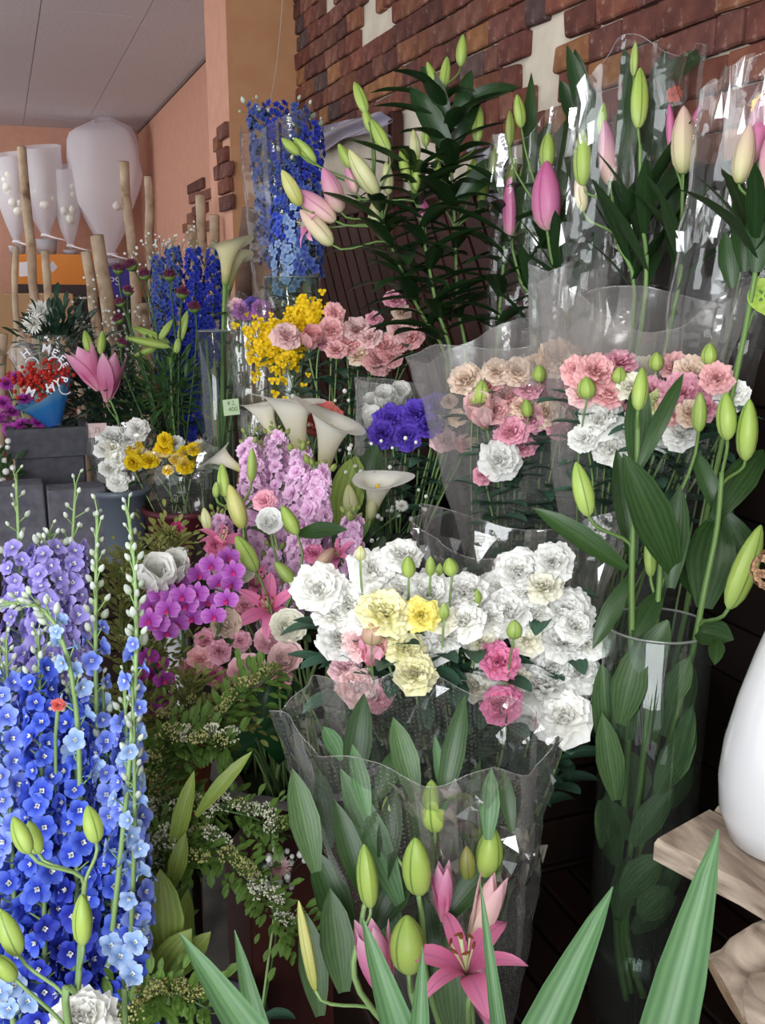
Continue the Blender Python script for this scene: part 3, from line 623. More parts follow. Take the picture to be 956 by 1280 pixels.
# ================================================================ right side and front
CW = dict(white='white', cream='greenish cream', pale_yellow='pale yellow', yellow='yellow', pink='pink', soft_pink='soft pink', hot_pink='deep pink', peach='peach', rose='rose pink', salmon_pink='salmon pink', green='green', violet='violet', blush='blush pink', coral='coral red', bright_yellow='bright yellow', purple='purple', magenta='magenta')
def bunch(items, base, br, D, where, word='ruffled lisianthus', group=None, gap=38, dj=.018, name='cut_lisianthus', cat='flower', **kw):
    """items: (px, py, dia px, colour[, kind[, depth]])"""
    rk = ranks([(q[0], q[1]) for q in items], gap)
    for i, q in enumerate(items):
        kind = q[4] if len(q) > 4 and q[4] else 'lis'; d = q[5] if len(q) > 5 else D+R.uniform(-dj, dj)-(.05 if q[3] in ('pale_yellow', 'yellow', 'hot_pink') else 0); a = R.uniform(0, 6); r = br*math.sqrt(R.random())
        lab = '%s %s, %s from left, %s of %s' % (CW[q[3]], word if kind != 'bud' else word.split()[-1]+' rosebud', rk[i][1], rk[i][0], where)
        flower(name, lab, cat, V(base)+V((r*math.cos(a), r*math.sin(a), .012)), P(q[0], q[1], d), q[2]*(1.16 if kind == 'lis' else 1)*d/F, kind, q[3], group, **kw)
def budpx(x, y, w, h, c, D): return (P(x, y, D), w*D/F, h*D/F, c)
lis_kw = dict(leaves=11, lsize=.075)

# ---- tall glass vase of green lilies on the lowest step
vb = on_z(790, 1262, .38); vb = V((vb.x, vb.y, .3805)); print('vase', vb, pix(vb))
cylinder_vase('tall clear glass cylinder vase holding green lily stems, on the lowest step', vb, .073, .612, .155, r0=.068)
DV = 1.30
def vpath(*pts): return [(x, y, D) for x, y, D in pts]
def lilyvase(label, off, path, **kw): return lily(label, vb+V((off[0], off[1], .02)), path, group='green lilies in the tall glass vase', **kw)
l1, pts1 = lilyvase('green budded lily in the tall glass vase, nearest the white bouquet', (-.012, .0), [(770, 1150, 1.47), (783, 960, 1.38), (789, 830, 1.32), (790, 690, 1.29), (796, 590, 1.28), (797, 520, 1.27)],
    buds=[(800, 486, 54, 20, 6, 'lime'), (727, 611, 70, 25, -14, 'lime')], nleaf=0, sr=.005)
for q in [((795, 592), (800, 468), 34, 1.30, 1.32), ((783, 712), (664, 634), 30, 1.28, 1.27), ((788, 720), (740, 812), 26, 1.31, 1.3), ((792, 700), (770, 560), 30, 1.34, 1.36), ((797, 590), (855, 465), 22, 1.27, 1.29)]: pxleaf(l1, *q, mat=L_lily, droop=30)
l2, pts2 = lilyvase('green budded lily stem in the tall glass vase with three buds at its middle', (.004, .012), [(777, 1150, 1.47), (800, 980, 1.40), (815, 830, 1.34), (824, 730, 1.32), (826, 690, 1.31)],
    buds=[(832, 660, 85, 24, -3, 'lime'), (812, 692, 58, 16, -2, 'green'), (727+88, 690, 1, 1, 0, 'green')][:2]+[(874, 515, 50, 19, 2, 'green', .03)], nleaf=0, sr=.005)
for q in [((838, 735), (850, 606), 34, 1.30, 1.30), ((843, 715), (778, 566), 52, 1.30, 1.24), ((826, 740), (790, 800), 30, 1.33, 1.3), ((822, 760), (826, 640), 30, 1.36, 1.37)]: pxleaf(l2, *q, mat=L_lily, droop=20)
l3, pts3 = lilyvase('green lily in the tall glass vase with the largest bud hanging sideways', (.016, -.004), [(782, 1150, 1.47), (822, 980, 1.40), (862, 830, 1.33), (880, 740, 1.30), (896, 660, 1.30), (902, 590, 1.30)],
    buds=[(907, 520, 60, 25, -4, 'lime'), (931, 537, 77, 26, -1, 'lime'), (927, 707, 112, 31, 17, 'lime', -.06)], nleaf=0, sr=.005)
for q in [((880, 760), (897, 640), 62, 1.33, 1.37), ((893, 650), (955, 560), 40, 1.31, 1.35), ((900, 645), (866, 560), 26, 1.33, 1.35), ((872, 790), (918, 800), 40, 1.30, 1.24), ((897, 800), (893, 832), 20, 1.25, 1.22), ((905, 640), (945, 720), 36, 1.34, 1.36), ((884, 755), (850, 690), 40, 1.36, 1.42)]: pxleaf(l3, *q, mat=L_lily, droop=40)
pxleaf(l3, (906, 620), (885, 760), 48, 1.36, 1.38, L_lily, 20)
# leaves pressed inside the glass
for i, q in enumerate([((775, 905), (800, 800), 44), ((790, 860), (835, 775), 40), ((830, 920), (862, 822), 46), ((770, 1000), (752, 890), 34), ((786, 925), (773, 845), 36), ((812, 930), (818, 845), 30), ((822, 990), (870, 905), 40), ((770, 1080), (748, 1000), 32), ((785, 1010), (775, 920), 28),
        ((790, 1055), (842, 985), 36), ((783, 1050), (762, 1000), 24), ((838, 1010), (866, 945), 26), ((776, 1120), (830, 1068), 42), ((768, 1080), (757, 990), 30), ((780, 1130), (846, 1085), 34), ((800, 1145), (838, 1110), 40), ((772, 1150), (786, 1070), 32), ((800, 1000), (790, 940), 34),
        ((845, 960), (866, 880), 26), ((764, 950), (752, 830), 36), ((805, 880), (800, 790), 36), ((838, 880), (862, 820), 30), ((815, 1140), (862, 1060), 24), ((790, 1165), (845, 1120), 30)]):
    D = 1.31+(q[0][1]-810)/340*.14+(-.035, 0, .035)[i % 3]; pxleaf((l1, l2, l3)[i % 3], q[0], q[1], q[2], D, D-.02, L_vase, 20, shape='ov' if i % 3 else 'lanc', fold=.3)

# ---- lilies in the dotted sleeve, front
fb = V((.50, 1.02, .3805))
pot('flower_bucket', 'low black bucket under the dotted sleeve of lilies, on the lowest step', 'bucket', fb, .05, .062, .09, 'black')
DF = 1.13
def fl(label, dx, dy, path, **kw): return lily(label, fb+V((dx, dy, .015)), path, nleaf=kw.pop('nleaf', 0), ls=.13, lr=(.35, .8), lmat=L_lily, group='lilies in the dotted film sleeve', sr=.004, stem_mat=stemp, **kw)
f1, _ = fl('sleeved lily stem with the tall upright green bud highest in the dotted sleeve', .0, .01, [(545, 1200, 1.22), (542, 1090, 1.19), (541, 1045, 1.18)], buds=[(541, 1005, 70, 31, -4, 'lime')])
f2, _ = fl('sleeved lily stem with a fat green bud in the middle of the dotted sleeve', -.01, -.01, [(535, 1230, 1.18), (528, 1150, 1.14), (523, 1120, 1.13)], buds=[(521, 1078, 80, 36, -4, 'lime'), (486, 1021, 54, 19, -6, 'green', .06)])
f3, _ = fl('sleeved lily stem with the lowest green bud beside an opening pink bloom', -.02, .0, [(520, 1260, 1.14), (512, 1225, 1.12), (511, 1218, 1.12)], buds=[(510, 1180, 74, 45, -2, 'lime', -.02)], halfs=[(471, 1203, 104, 56, -14, 'lily_pink', -.03)])
f4, _ = fl('sleeved lily stem with a green bud above two pink opening blooms', .02, .0, [(590, 1230, 1.17), (598, 1150, 1.14), (606, 1105, 1.13)], buds=[(611, 1065, 72, 34, 6, 'lime'), (584, 1078, 46, 20, -4, 'olive', .02)], halfs=[(605, 1146, 104, 44, 20, 'pale_lily', -.04), (553, 1116, 74, 34, -2, 'lily_pink')])
f5, _ = fl('sleeved lily stem with a wide open deep pink flower low in the dotted sleeve', .015, -.015, [(585, 1270, 1.12), (588, 1240, 1.10)], opens=[(580, 1196, 150, (-.15, .95, .45), 'hot_pink', -.03)], halfs=[(602, 1240, 112, 42, -16, 'lily_pink', -.05)])
f6, _ = fl('sleeved lily stem with slender pale buds along the edge nearest the white spirea', -.03, .0, [(450, 1240, 1.16), (452, 1160, 1.14), (456, 1130, 1.13)], buds=[(459, 1095, 80, 27, -6, 'lime'), (384, 1180, 118, 16, -10, 'yellow', -.01)])
for i, q in enumerate([((440, 990), (455, 866), 36), ((520, 1000), (491, 896), 34), ((553, 1012), (581, 868), 32), ((428, 950), (404, 908), 24), ((470, 1000), (505, 930), 30), ((395, 1090), (365, 960), 40), ((410, 1060), (396, 960), 34), ((500, 1130), (425, 960), 46), ((455, 1120), (418, 1000), 34), ((540, 1090), (512, 990), 32), ((480, 1100), (495, 980), 30), ((610, 1050), (614, 960), 26),
      ((440, 1180), (390, 1060), 44), ((430, 1240), (412, 1110), 46), ((556, 1150), (632, 1060), 34), ((500, 1180), (470, 1120), 36), ((470, 1160), (515, 1080), 40), ((570, 1300), (556, 1170), 48), ((530, 1140), (575, 1050), 28), ((555, 1000), (543, 918), 14), ((640, 1040), (628, 960), 22), ((400, 1270), (382, 1140), 36), ((540, 1220), (530, 1120), 34), ((460, 1020), (440, 930), 24), ((580, 1050), (600, 950), 22), ((440, 1060), (470, 985), 30)]):
    D = 1.17+(.05, 0, -.03)[i % 3]; pxleaf((f1, f2, f3, f4, f5, f6)[i % 6], q[0], q[1], q[2], D, D+.02, (L_lily, L_vase, L_lily, L_strap)[i % 4], 20)
fs_t = P(522, 905, 1.20)
sleeve('clear dotted film sleeve round the front lilies, crumpled along its open top', fb+V((0, 0, .02)), fs_t, .052, .165, film_dots, .5, edge=lambda u: .045*math.cos(2*math.pi*u+2.6)+.012*math.sin(14*math.pi*u), pleat=.03, crump=.022, seed=4, power=.75, crinkle=.34, creases=9, crth=.12)

# ---- white lisianthus bouquet behind the front sleeve
wb = V((.63, 1.24, .3805)); cylinder_vase('clear glass cylinder under the white lisianthus bouquet', wb, .075, .26, .12)
white = [(455, 775, 48, 'white'), (560, 790, 46, 'white'), (490, 790, 46, 'pale_yellow'), (525, 810, 44, 'white'), (415, 765, 46, 'white'), (556, 750, 48, 'white'), (398, 732, 68, 'white'), (468, 710, 66, 'white'), (503, 690, 52, 'white'), (437, 752, 70, 'white'), (482, 760, 72, 'pale_yellow'), (526, 767, 48, 'yellow'), (536, 737, 62, 'white'), (580, 735, 56, 'white'), (577, 773, 60, 'white'), (542, 802, 56, 'white'), (507, 807, 54, 'pale_yellow'), (518, 838, 58, 'pale_yellow'),
   (425, 796, 60, 'white'), (450, 802, 46, 'soft_pink'), (464, 820, 38, 'pink', 'bud'), (432, 833, 44, 'blush'), (448, 855, 60, 'soft_pink'), (470, 868, 46, 'pink'), (550, 770, 50, 'cream'), (470, 735, 50, 'white'), (505, 735, 52, 'white')]
bunch(white, wb, .045, 1.33, 'the white front bouquet', group='lisianthus in the white front bouquet', gap=24, **lis_kw)
white2 = [(615, 770, 50, 'white'), (668, 765, 52, 'white'), (690, 830, 54, 'white'), (640, 845, 46, 'cream'), (610, 840, 44, 'white'), (720, 780, 50, 'white'), (655, 735, 48, 'white'), (634, 759, 74, 'white'), (648, 712, 72, 'white'), (622, 732, 54, 'white'), (708, 761, 68, 'white'), (703, 798, 56, 'white'), (680, 729, 50, 'cream'), (602, 800, 54, 'cream'), (658, 797, 46, 'cream'), (625, 824, 54, 'hot_pink'), (625, 877, 56, 'hot_pink'), (678, 848, 86, 'white'), (702, 890, 82, 'white'), (596, 853, 48, 'cream'), (724, 838, 58, 'white'), (735, 800, 50, 'white'), (690, 700, 54, 'white'), (665, 885, 56, 'white'), (740, 868, 46, 'white')]
bunch(white2, wb+V((.02, .02, 0)), .04, 1.38, 'the film-wrapped white bouquet', group='lisianthus in the film-wrapped white bouquet', gap=24, **lis_kw)
for i, (x, y, w, h, c) in enumerate([(464, 789, 26, 34, 'tan'), (538, 707, 13, 26, 'green'), (565, 708, 19, 24, 'lime'), (511, 708, 18, 28, 'lime'), (450, 691, 14, 20, 'cream'), (555, 763, 13, 22, 'green'), (642, 786, 20, 25, 'green'), (548, 712, 10, 18, 'green'), (598, 745, 12, 20, 'green')]):
    D = 1.27 if i < 7 else 1.34; t = thing('budded_lisianthus', 'closed %s lisianthus bud on a stem, %s from left among white blooms' % (dict(tan='pinkish cream', green='green', lime='light green', cream='cream')[c], ORD[sorted([464, 538, 565, 511, 450, 555, 642, 548, 598]).index(x)]), 'flower bud', wb+V((R.uniform(-.04, .04), R.uniform(-.04, .04), .014)), 'closed buds in the white bouquet')
    p = P(x, y+h/2, D); b = MB(); b.tube(bez([WM[t.name].translation, p+fwd*.12-UP*.22, p+fwd*.07-UP*.06, p], 12), .0016, 4); wpart(t, 'stem', b, stemp); part(t, 'bud', budmesh(c, 3), fr_z(p, UP+rgt*R.uniform(-.2, .2), 0, (w*D/F, w*D/F, h*D/F)))
sleeve('clear film sleeve standing open behind the white lisianthus bouquet', wb+V((.01, .03, .02)), P(650, 655, 1.47), .05, .155, film, .55, edge=lambda u: .03*math.sin(4*math.pi*u+1)+.02*math.cos(2*math.pi*u), pleat=.06, crump=.018, seed=9, power=.8, crinkle=.12)

# ---- pink bouquets in tall milky sleeves on the middle step
pk = [V((.90, 1.66, .6005)), V((1.0, 1.51, .6005)), V((1.02, 1.70, .6005))]
cylinder_vase('clear glass cylinder under the nearer pink bouquet on the middle step', pk[0], .07, .24, .1); cylinder_vase('clear glass cylinder under the farther pink bouquet by the wall', pk[1], .07, .24, .1)
pinkA = [(660, 480, 40, 'rose'), (618, 510, 38, 'salmon_pink'), (650, 505, 40, 'peach'), (710, 510, 40, 'salmon_pink'), (672, 455, 40, 'peach'), (700, 535, 36, 'rose'), (620, 462, 38, 'peach'), (655, 555, 36, 'rose'), (581, 472, 46, 'peach'), (634, 491, 56, 'salmon_pink'), (638, 536, 48, 'rose'), (604, 522, 40, 'soft_pink', 'bud'), (625, 572, 56, 'white'), (603, 592, 30, 'rose'), (693, 486, 62, 'rose'), (684, 513, 48, 'peach'), (698, 446, 56, 'peach'), (648, 462, 44, 'peach'), (665, 520, 44, 'rose'), (610, 480, 36, 'salmon_pink')]
bunch(pinkA, pk[0], .04, 1.80, 'the nearer pink bouquet', group='lisianthus in the nearer pink bouquet', gap=24, **lis_kw)
pinkB = [(775, 515, 44, 'rose'), (840, 510, 46, 'salmon_pink'), (775, 448, 44, 'rose'), (812, 485, 42, 'rose'), (730, 545, 42, 'white'), (722, 462, 44, 'salmon_pink'), (790, 545, 46, 'white'), (850, 540, 44, 'white'), (845, 455, 44, 'salmon_pink'), (865, 515, 40, 'peach'), (746, 462, 54, 'salmon_pink'), (748, 520, 62, 'white'), (762, 558, 48, 'white'), (829, 534, 58, 'white'), (760, 488, 44, 'salmon_pink'), (853, 488, 62, 'rose'), (868, 463, 52, 'peach'), (915, 490, 44, 'white'), (824, 498, 40, 'green'), (805, 460, 40, 'cream'), (728, 488, 44, 'soft_pink'), (790, 480, 44, 'cream'), (880, 505, 46, 'rose'), (800, 520, 44, 'white'), (895, 470, 44, 'salmon_pink')]
pinkB = [(*q, 'lis', 1.56-max(0, q[0]-800)*.0011+R.uniform(-.04, .03)) for q in pinkB]
bunch(pinkB, pk[1], .04, 1.56, 'the pink bouquet by the wall', group='lisianthus in the pink bouquet by the wall', gap=24, **lis_kw)
bx = [(600, 490, 20, 30), (734, 485, 24, 28), (660, 510, 16, 23), (773, 469, 18, 22), (820, 452, 18, 24), (886, 443, 20, 28), (674, 467, 18, 22), (592, 497, 12, 18)]
for x, y, w, h in bx:
    i = sorted(q[0] for q in bx).index(x); k = pk[0] if x < 710 else pk[1]; D = 1.775 if x < 710 else 1.53 if x < 850 else 1.45; t = thing('budded_lisianthus', 'plump green lisianthus bud, %s from left above the wrapped pink bouquets' % ORD[i], 'flower bud', k+V((R.uniform(-.04, .04), R.uniform(-.04, .04), .014)), 'green buds in the pink bouquets')
    p = P(x, y+h/2, D); b = MB(); b.tube(bez([WM[t.name].translation, p+fwd*.12-UP*.22, p+fwd*.07-UP*.06, p], 12), .0016, 4); wpart(t, 'stem', b, stemp); part(t, 'bud', budmesh('lime', 3), fr_z(p, UP+rgt*R.uniform(-.2, .2), 0, (w*D/F, w*D/F, h*D/F)))
sleeve('wide milky film sleeve flaring round the nearer pink bouquet', pk[0]+V((0, 0, .02)), P(655, 415, 1.84), .05, .205, film_milky, .42, edge=lambda u: .05*math.cos(2*math.pi*u)+.02*math.sin(6*math.pi*u), pleat=.06, crump=.014, seed=12, power=1.35)
sleeve('wide milky film sleeve flaring round the pink bouquet by the wall', pk[1]+V((0, 0, .02)), P(805, 370, 1.57), .05, .165, film_milky, .36, edge=lambda u: .02*math.cos(4*math.pi*u)+.025*math.sin(6*math.pi*u), pleat=.06, crump=.014, seed=15, power=1.3)
sleeve('tall narrow milky film sleeve standing up between the two pink bouquets', pk[2]+V((0, 0, .3)), P(712, 325, 1.86), .05, .07, film_milky, .5, edge=lambda u: .02*math.sin(4*math.pi*u), pleat=.10, crump=.012, seed=21)
# small pale lisianthus outside the sleeve, under the violet ones
ps = V((.74, 1.86, .7505))
bunch([(555, 548, 36, 'blush'), (583, 553, 28, 'salmon_pink'), (548, 526, 26, 'cream'), (572, 520, 28, 'peach'), (562, 500, 22, 'peach')], ps+V((.02, 0, 0)), .03, 1.95, 'the small pale cluster', group='small pale lisianthus beside the violet ones', gap=20, lsize=.05)
pot('flower_bucket', 'black bucket holding the violet and small pale lisianthus on the highest step', 'bucket', ps, .06, .075, .2, 'black')
bunch([(490, 522, 48, 'violet'), (520, 515, 48, 'violet'), (546, 505, 46, 'violet'), (507, 543, 44, 'violet'), (478, 540, 42, 'violet'), (536, 528, 42, 'violet')], ps, .03, 1.98, 'the violet cluster', group='violet lisianthus', gap=18, lsize=.06, leaves=7)
wr = V((.74, 2.06, .7505)); pot('flower_bucket', 'dark red pot behind the violet lisianthus', 'flower pot', wr, .05, .06, .14, 'red')
bunch([(466, 518, 30, 'white', 'bud'), (484, 508, 32, 'white', 'bud'), (500, 500, 30, 'white', 'bud'), (476, 548, 34, 'cream', 'ran'), (470, 532, 28, 'white', 'bud')], wr, .03, 2.14, 'the white cluster', 'white rose', group='white roses behind the violet lisianthus', gap=14, leaves=3)
sleeve('small clear film sleeve around the white roses', wr+V((0, 0, .03)), P(488, 478, 2.16), .04, .075, film_milky, .6, pleat=.06, crump=.01, seed=31)

# ---- driftwood stool with the white jar
wood = vesselm('stoolw'); e1 = V((.29, -.957, 0)); e2 = V((.957, .29, 0)); c1 = on_z(818, 1050, .85)
st = thing('driftwood_stool', 'rough grey driftwood stool of two slabs under the white jar', 'stool', V((c1.x+.2, c1.y-.05, 0)))
def slab(o, w, L, seed):
    b = MB(); q = random.Random(seed); rows = []
    for i in range(9):
        p = c1+e2*o+e1*(L*i/8); j = lambda: q.uniform(-.003, .003)
        a, bb = p+e2*(.002+j()), p+e2*(w-.002+j())
        rows.append([a+V((0, 0, -.024)), a+V((0, 0, -.004)), a+e2*.006, bb-e2*.004+V((0, 0, j())), bb+V((0, 0, -.006)), bb+V((0, 0, -.024)), a+V((0, 0, -.024))])
    b.grid(rows); n = len(b.v)-63; b.f += [tuple(range(n, n+6))[::-1], tuple(range(n+56, n+62))]; b.m += [0, 0]
    wpart(st, 'slab', b, wood, smooth=False)
slab(0, .105, .42, 1); slab(.107, .16, .46, 2)
endg = plain('end grain', '#B89C7E', .8, nscale=60, c2='#9A7C60', bump=.3)
def log(name, a, bb, r, seed, n=12, label=None):
    b = MB(); q = random.Random(seed); a, bb = V(a), V(bb); pts = [a.lerp(bb, k/7)+V((q.uniform(-.004, .004), q.uniform(-.004, .004), q.uniform(-.003, .003))) for k in range(8)]
    b.tube(pts, [r*q.uniform(.97, 1.03) for _ in pts], n, cap=False); wpart(st, name, b, wood)
    for p, p2 in ((pts[0], pts[1]), (pts[-1], pts[-2])):
        d = (p-p2).normalized(); b = MB(); x = d.orthogonal().normalized(); y = d.cross(x); b.grid([[p+d*(.003*(1-k))+(x*math.cos(t*math.pi/6)+y*math.sin(t*math.pi/6))*r*.96*k for t in range(13)] for k in (0.01, .5, 1)]); wpart(st, 'end_grain', b, endg)
log('stretcher', P(908, 1238, .99), P(1060, 1150, .98), .036, 3); log('stretcher', P(950, 1268, .93), P(1120, 1215, .90), .034, 6)
for k, (x, y) in enumerate(((.155, .10), (.2, .38), (.05, .40), (.235, .06))):
    p = c1+e2*x+e1*y; log('leg', (p.x, p.y, .0), (p.x, p.y, .826), .024, 8+k, 10)
jb = on_z(986, 1052, .851); jb = V((jb.x, jb.y, .851)); print('jar', jb)
jt = thing('ceramic_jar', 'white glazed ceramic jar with sloping shoulder on the driftwood stool', 'jar', jb); b = MB()
b.lathe([(.001, 0), (.055, 0), (.066, .006), (.076, .035), (.079, .07), (.076, .11), (.066, .16), (.053, .21), (.041, .25), (.033, .29), (.03, .32), (.034, .335), (.030, .335), (.026, .32), (.03, .28), (.03, .2), (.001, .1)], 40); part(jt, 'jar_body', b.mesh('jar_body', vesselm('white')), M.Translation(jb))
b = MB(); b.tube(bez([(.031, 0, .315), (.085, 0, .33), (.09, 0, .24), (.062, 0, .2)], 10), .008, 8); part(jt, 'handle', b.mesh('handle', vesselm('white')), M.Translation(jb))
def bl_dry(c, var):
    b = MB(); q = LRND
    for k in range(60):
        th = math.acos(1-1.5*q.random()); ph = q.uniform(0, 6.28); d = V((math.sin(th)*math.cos(ph), math.sin(th)*math.sin(ph), math.cos(th))); m = MB()
        for i in range(4): petal(m, i*1.571, .13, .12, 30, 5, 'rnd', .2, .06, 1, q.uniform(0, 6), 2, 2)
        b.add(m, fr_z(d*.42*q.uniform(.85, 1.05), d, q.uniform(0, 6)))
    return b.norm().mesh('bloom', pm(c)), .0
KIND['dry'] = bl_dry; NV['dry'] = 1
flower('dried_hydrangea', 'dried brown hydrangea head above the white jar', 'dried flower', jb+V((0, 0, .11)), P(966, 712, 1.06), 58*1.06/F, 'dry', 'brown', face=(-.3, -.6, .6), leaves=0, stem_mat=plain('dry stem', '#6E5438', .8), sr=.003)

# ---- strap-leaved pot plant at the very front
rp = V((.20, .50, .62)); rp = P(560, 1560, .80); print('rosette', rp)
ph = .2; pz = rp.z-ph+.03
sp = thing('plant_stand', 'small timber plant stand under the strap-leaved plant', 'stand', (rp.x, rp.y, 0)); b = MB(); b.box((rp.x-.1, rp.y-.1, pz-.022), (rp.x+.1, rp.y+.1, pz)); wpart(sp, 'top', b, wood, smooth=False, bevel=.003)
for sx in (-1, 1):
    for sy in (-1, 1): b = MB(); b.box((rp.x+sx*.085-.013, rp.y+sy*.085-.013, 0), (rp.x+sx*.085+.013, rp.y+sy*.085+.013, pz-.022)); wpart(sp, 'leg', b, wood, smooth=False)
dp = pot('potted_dracaena', 'potted plant with long pointed striped strap leaves at the very front', 'pot plant', (rp.x, rp.y, pz+.0005), .06, .075, ph, 'stone')
b = MB(); b.lathe([(.001, 0), (.069, 0)], 20); b.v = [(x+rp.x, y+rp.y, z+pz+ph-.03) for x, y, z in b.v]; wpart(dp, 'soil', b, plain('potting soil', '#2A1E16', .95, nscale=80, bump=.5))
for tip, bs, w, D, Dt in [((898, 1036), (775, 1530), 78, .76, .80), ((766, 1108), (590, 1480), 58, .78, .82), ((224, 1166), (450, 1500), 62, .78, .80), ((293, 1162), (370, 1500), 36, .82, .88), ((452, 1146), (565, 1500), 50, .80, .84), ((528, 1184), (517, 1500), 38, .80, .82), ((600, 1102), (650, 1500), 22, .82, .86), ((1040, 1250), (760, 1530), 70, .74, .66), ((60, 1400), (430, 1530), 60, .76, .66), ((380, 1500), (540, 1540), 60, .72, .5), ((760, 1500), (640, 1540), 60, .7, .5)]:
    pxleaf(dp, bs, tip, w, D, Dt, L_strap, 10, 'strap', fold=.5, up=.2)
# ================================================================ upper right: lilies against the brick wall
tb = V((.93, 2.2, .7505)); pot('flower_bucket', 'tall black bucket of the big unwrapped lilies on the highest step', 'bucket', tb, .08, .1, .26, 'black')
tk = dict(group='big unwrapped lilies below the brick wall', lmat=L_dark, lratio=.27, ls=.19, droop=(20, 40, 60), elev=.4)
tl1, _ = lily('tall unwrapped lily whose topmost green bud reaches the bricks', tb+V((-.03, .0, .02)), [(578, 480, 2.2), (572, 380, 2.15), (568, 274, 2.1), (564, 215, 2.08), (557, 159, 2.06), (552, 115, 2.05)],
    [(577, 64, 38, 14, 4, 'lime'), (556, 91, 44, 13, 8, 'lime'), (541, 101, 44, 14, -22, 'lime'), (533, 167, 32, 12, 4, 'lime'), (548, 163, 38, 14, -8, 'lime'), (598, 155, 48, 15, 4, 'lime'), (590, 222, 50, 17, 8, 'lime'), (604, 236, 38, 15, 10, 'lime'), (548, 223, 48, 14, -8, 'lime')], nleaf=40, lr=(.3, .97), **tk)
for q in [((566, 200), (510, 105), 30, 2.05), ((570, 130), (650, 108), 20, 2.05), ((562, 150), (525, 80), 24, 2.04), ((568, 160), (590, 85), 22, 2.04), ((572, 250), (640, 190), 30, 2.04), ((566, 190), (600, 110), 24, 2.1)]: pxleaf(tl1, q[0], q[1], q[2], q[3], mat=L_dark, droop=50)
tl2, _ = lily('unwrapped lily with cream and pink buds leaning towards the pillar', tb+V((-.03, .0, .02)), [(560, 480, 2.22), (520, 380, 2.12), (490, 310, 2.06), (470, 250, 2.04)],
    [(450, 121, 44, 15, -20, 'lime'), (459, 150, 34, 12, -18, 'lime'), (475, 171, 50, 17, -26, 'lime'), (484, 222, 42, 15, -4, 'cream'), (431, 195, 34, 14, -28, 'lime'), (454, 218, 66, 23, -34, 'cream'), (415, 238, 58, 25, -22, 'pink'), (393, 256, 66, 26, -52, 'pink'), (395, 284, 60, 23, -42, 'peach'), (364, 236, 48, 18, -28, 'yellow'), (381, 189, 40, 16, -42, 'lime'), (363, 183, 30, 13, -48, 'lime'), (468, 270, 34, 16, -6, 'cream')],
    opens=[(382, 280, 56, (-.9, .1, .4), 'lily_pink')], nleaf=34, lr=(.3, .93), **tk)
tl3, _ = lily('unwrapped lily in the middle with deep pink and green buds among dark leaves', tb+V((.02, -.02, .02)), [(565, 480, 2.16), (545, 380, 2.08), (530, 300, 2.05), (522, 240, 2.04), (518, 205, 2.04)],
    [(518, 182, 42, 14, -4, 'cream'), (520, 220, 46, 14, 6, 'lime'), (528, 264, 34, 18, -10, 'hot'), (439, 226, 34, 16, -20, 'pink'), (505, 205, 40, 13, -14, 'lime')], nleaf=38, lr=(.3, .97), **tk)
tl4, _ = lily('unwrapped dark leafy lily stem nearest the wrapped pink lilies', tb+V((-.02, -.02, .02)), [(610, 470, 2.1), (625, 380, 2.04), (630, 300, 2.0), (628, 230, 2.0)], [(618, 200, 40, 14, 6, 'dull'), (640, 215, 40, 14, 14, 'dull')], nleaf=26, lr=(.35, .97), **tk)

# ---- wrapped pink lilies, top right
wlk = dict(lmat=L_dark, lratio=.2, ls=.19, group='wrapped pink lilies by the brick wall', elev=1.2, droop=(10, 20, 40))
w1b = V((1.0, 1.80+.12, .7505)); pot('flower_bucket', 'black bucket under the wrapped lilies with the pinkest bud', 'bucket', w1b, .055, .065, .2, 'black')
w1, _ = lily('film-wrapped lily with a bright pink bud lit by highlights', w1b+V((-.03, 0, .02)), [(705, 430, 1.92), (690, 330, 1.89), (684, 290, 1.88)], [(683, 246, 84, 37, -2, 'hot'), (684, 190, 46, 20, 0, 'lime', .05), (648, 140, 40, 15, -10, 'lime', .05), (637, 160, 44, 12, 0, 'dull', .05)], nleaf=12, lr=(.35, .66), **wlk)
w1c, _ = lily('film-wrapped lily with a slim pink bud next to the unwrapped lilies', w1b+V((-.02, .01, .02)), [(670, 430, 2.0), (650, 350, 1.98), (640, 310, 1.97)], [(636, 261, 74, 18, -2, 'hot'), (655, 225, 40, 14, -4, 'dull', .04)], nleaf=8, lr=(.35, .64), **wlk)
for q in [((660, 250), (664, 90), 18, 1.98), ((690, 270), (716, 140), 40, 1.97), ((650, 250), (690, 150), 26, 2.0), ((700, 270), (670, 180), 30, 2.0), ((665, 330), (690, 260), 60, 2.0), ((700, 330), (716, 230), 40, 1.98), ((680, 320), (650, 220), 40, 2.0), ((690, 260), (700, 170), 34, 1.99)]: pxleaf(w1, q[0], q[1], q[2], q[3], mat=L_lily, droop=20)
sleeve('crumpled clear film sleeve round the bright pink lily buds', w1b+V((0, 0, .03)), P(682, 178, 1.97), .05, .095, film_clear, .6, edge=lambda u: .05*math.sin(2*math.pi*u+.6)+.02*math.sin(10*math.pi*u), pleat=.08, crump=.035, seed=41, power=.6, crinkle=.5)
w2b = V((1.03, 1.62, .6005)); pot('flower_bucket', 'black bucket under the wrapped lilies with peach and green buds', 'bucket', w2b, .05, .06, .2, 'black')
w2, _ = lily('film-wrapped lily with a large peach bud nearest the dark cladding', w2b+V((.01, 0, .02)), [(835, 420, 1.58), (850, 300, 1.56), (853, 240, 1.55)], [(854, 175, 84, 31, 0, 'peach'), (838, 160, 60, 12, -4, 'hot', .03), (868, 150, 40, 10, 22, 'hot', .03)], nleaf=8, lr=(.4, .66), **wlk)
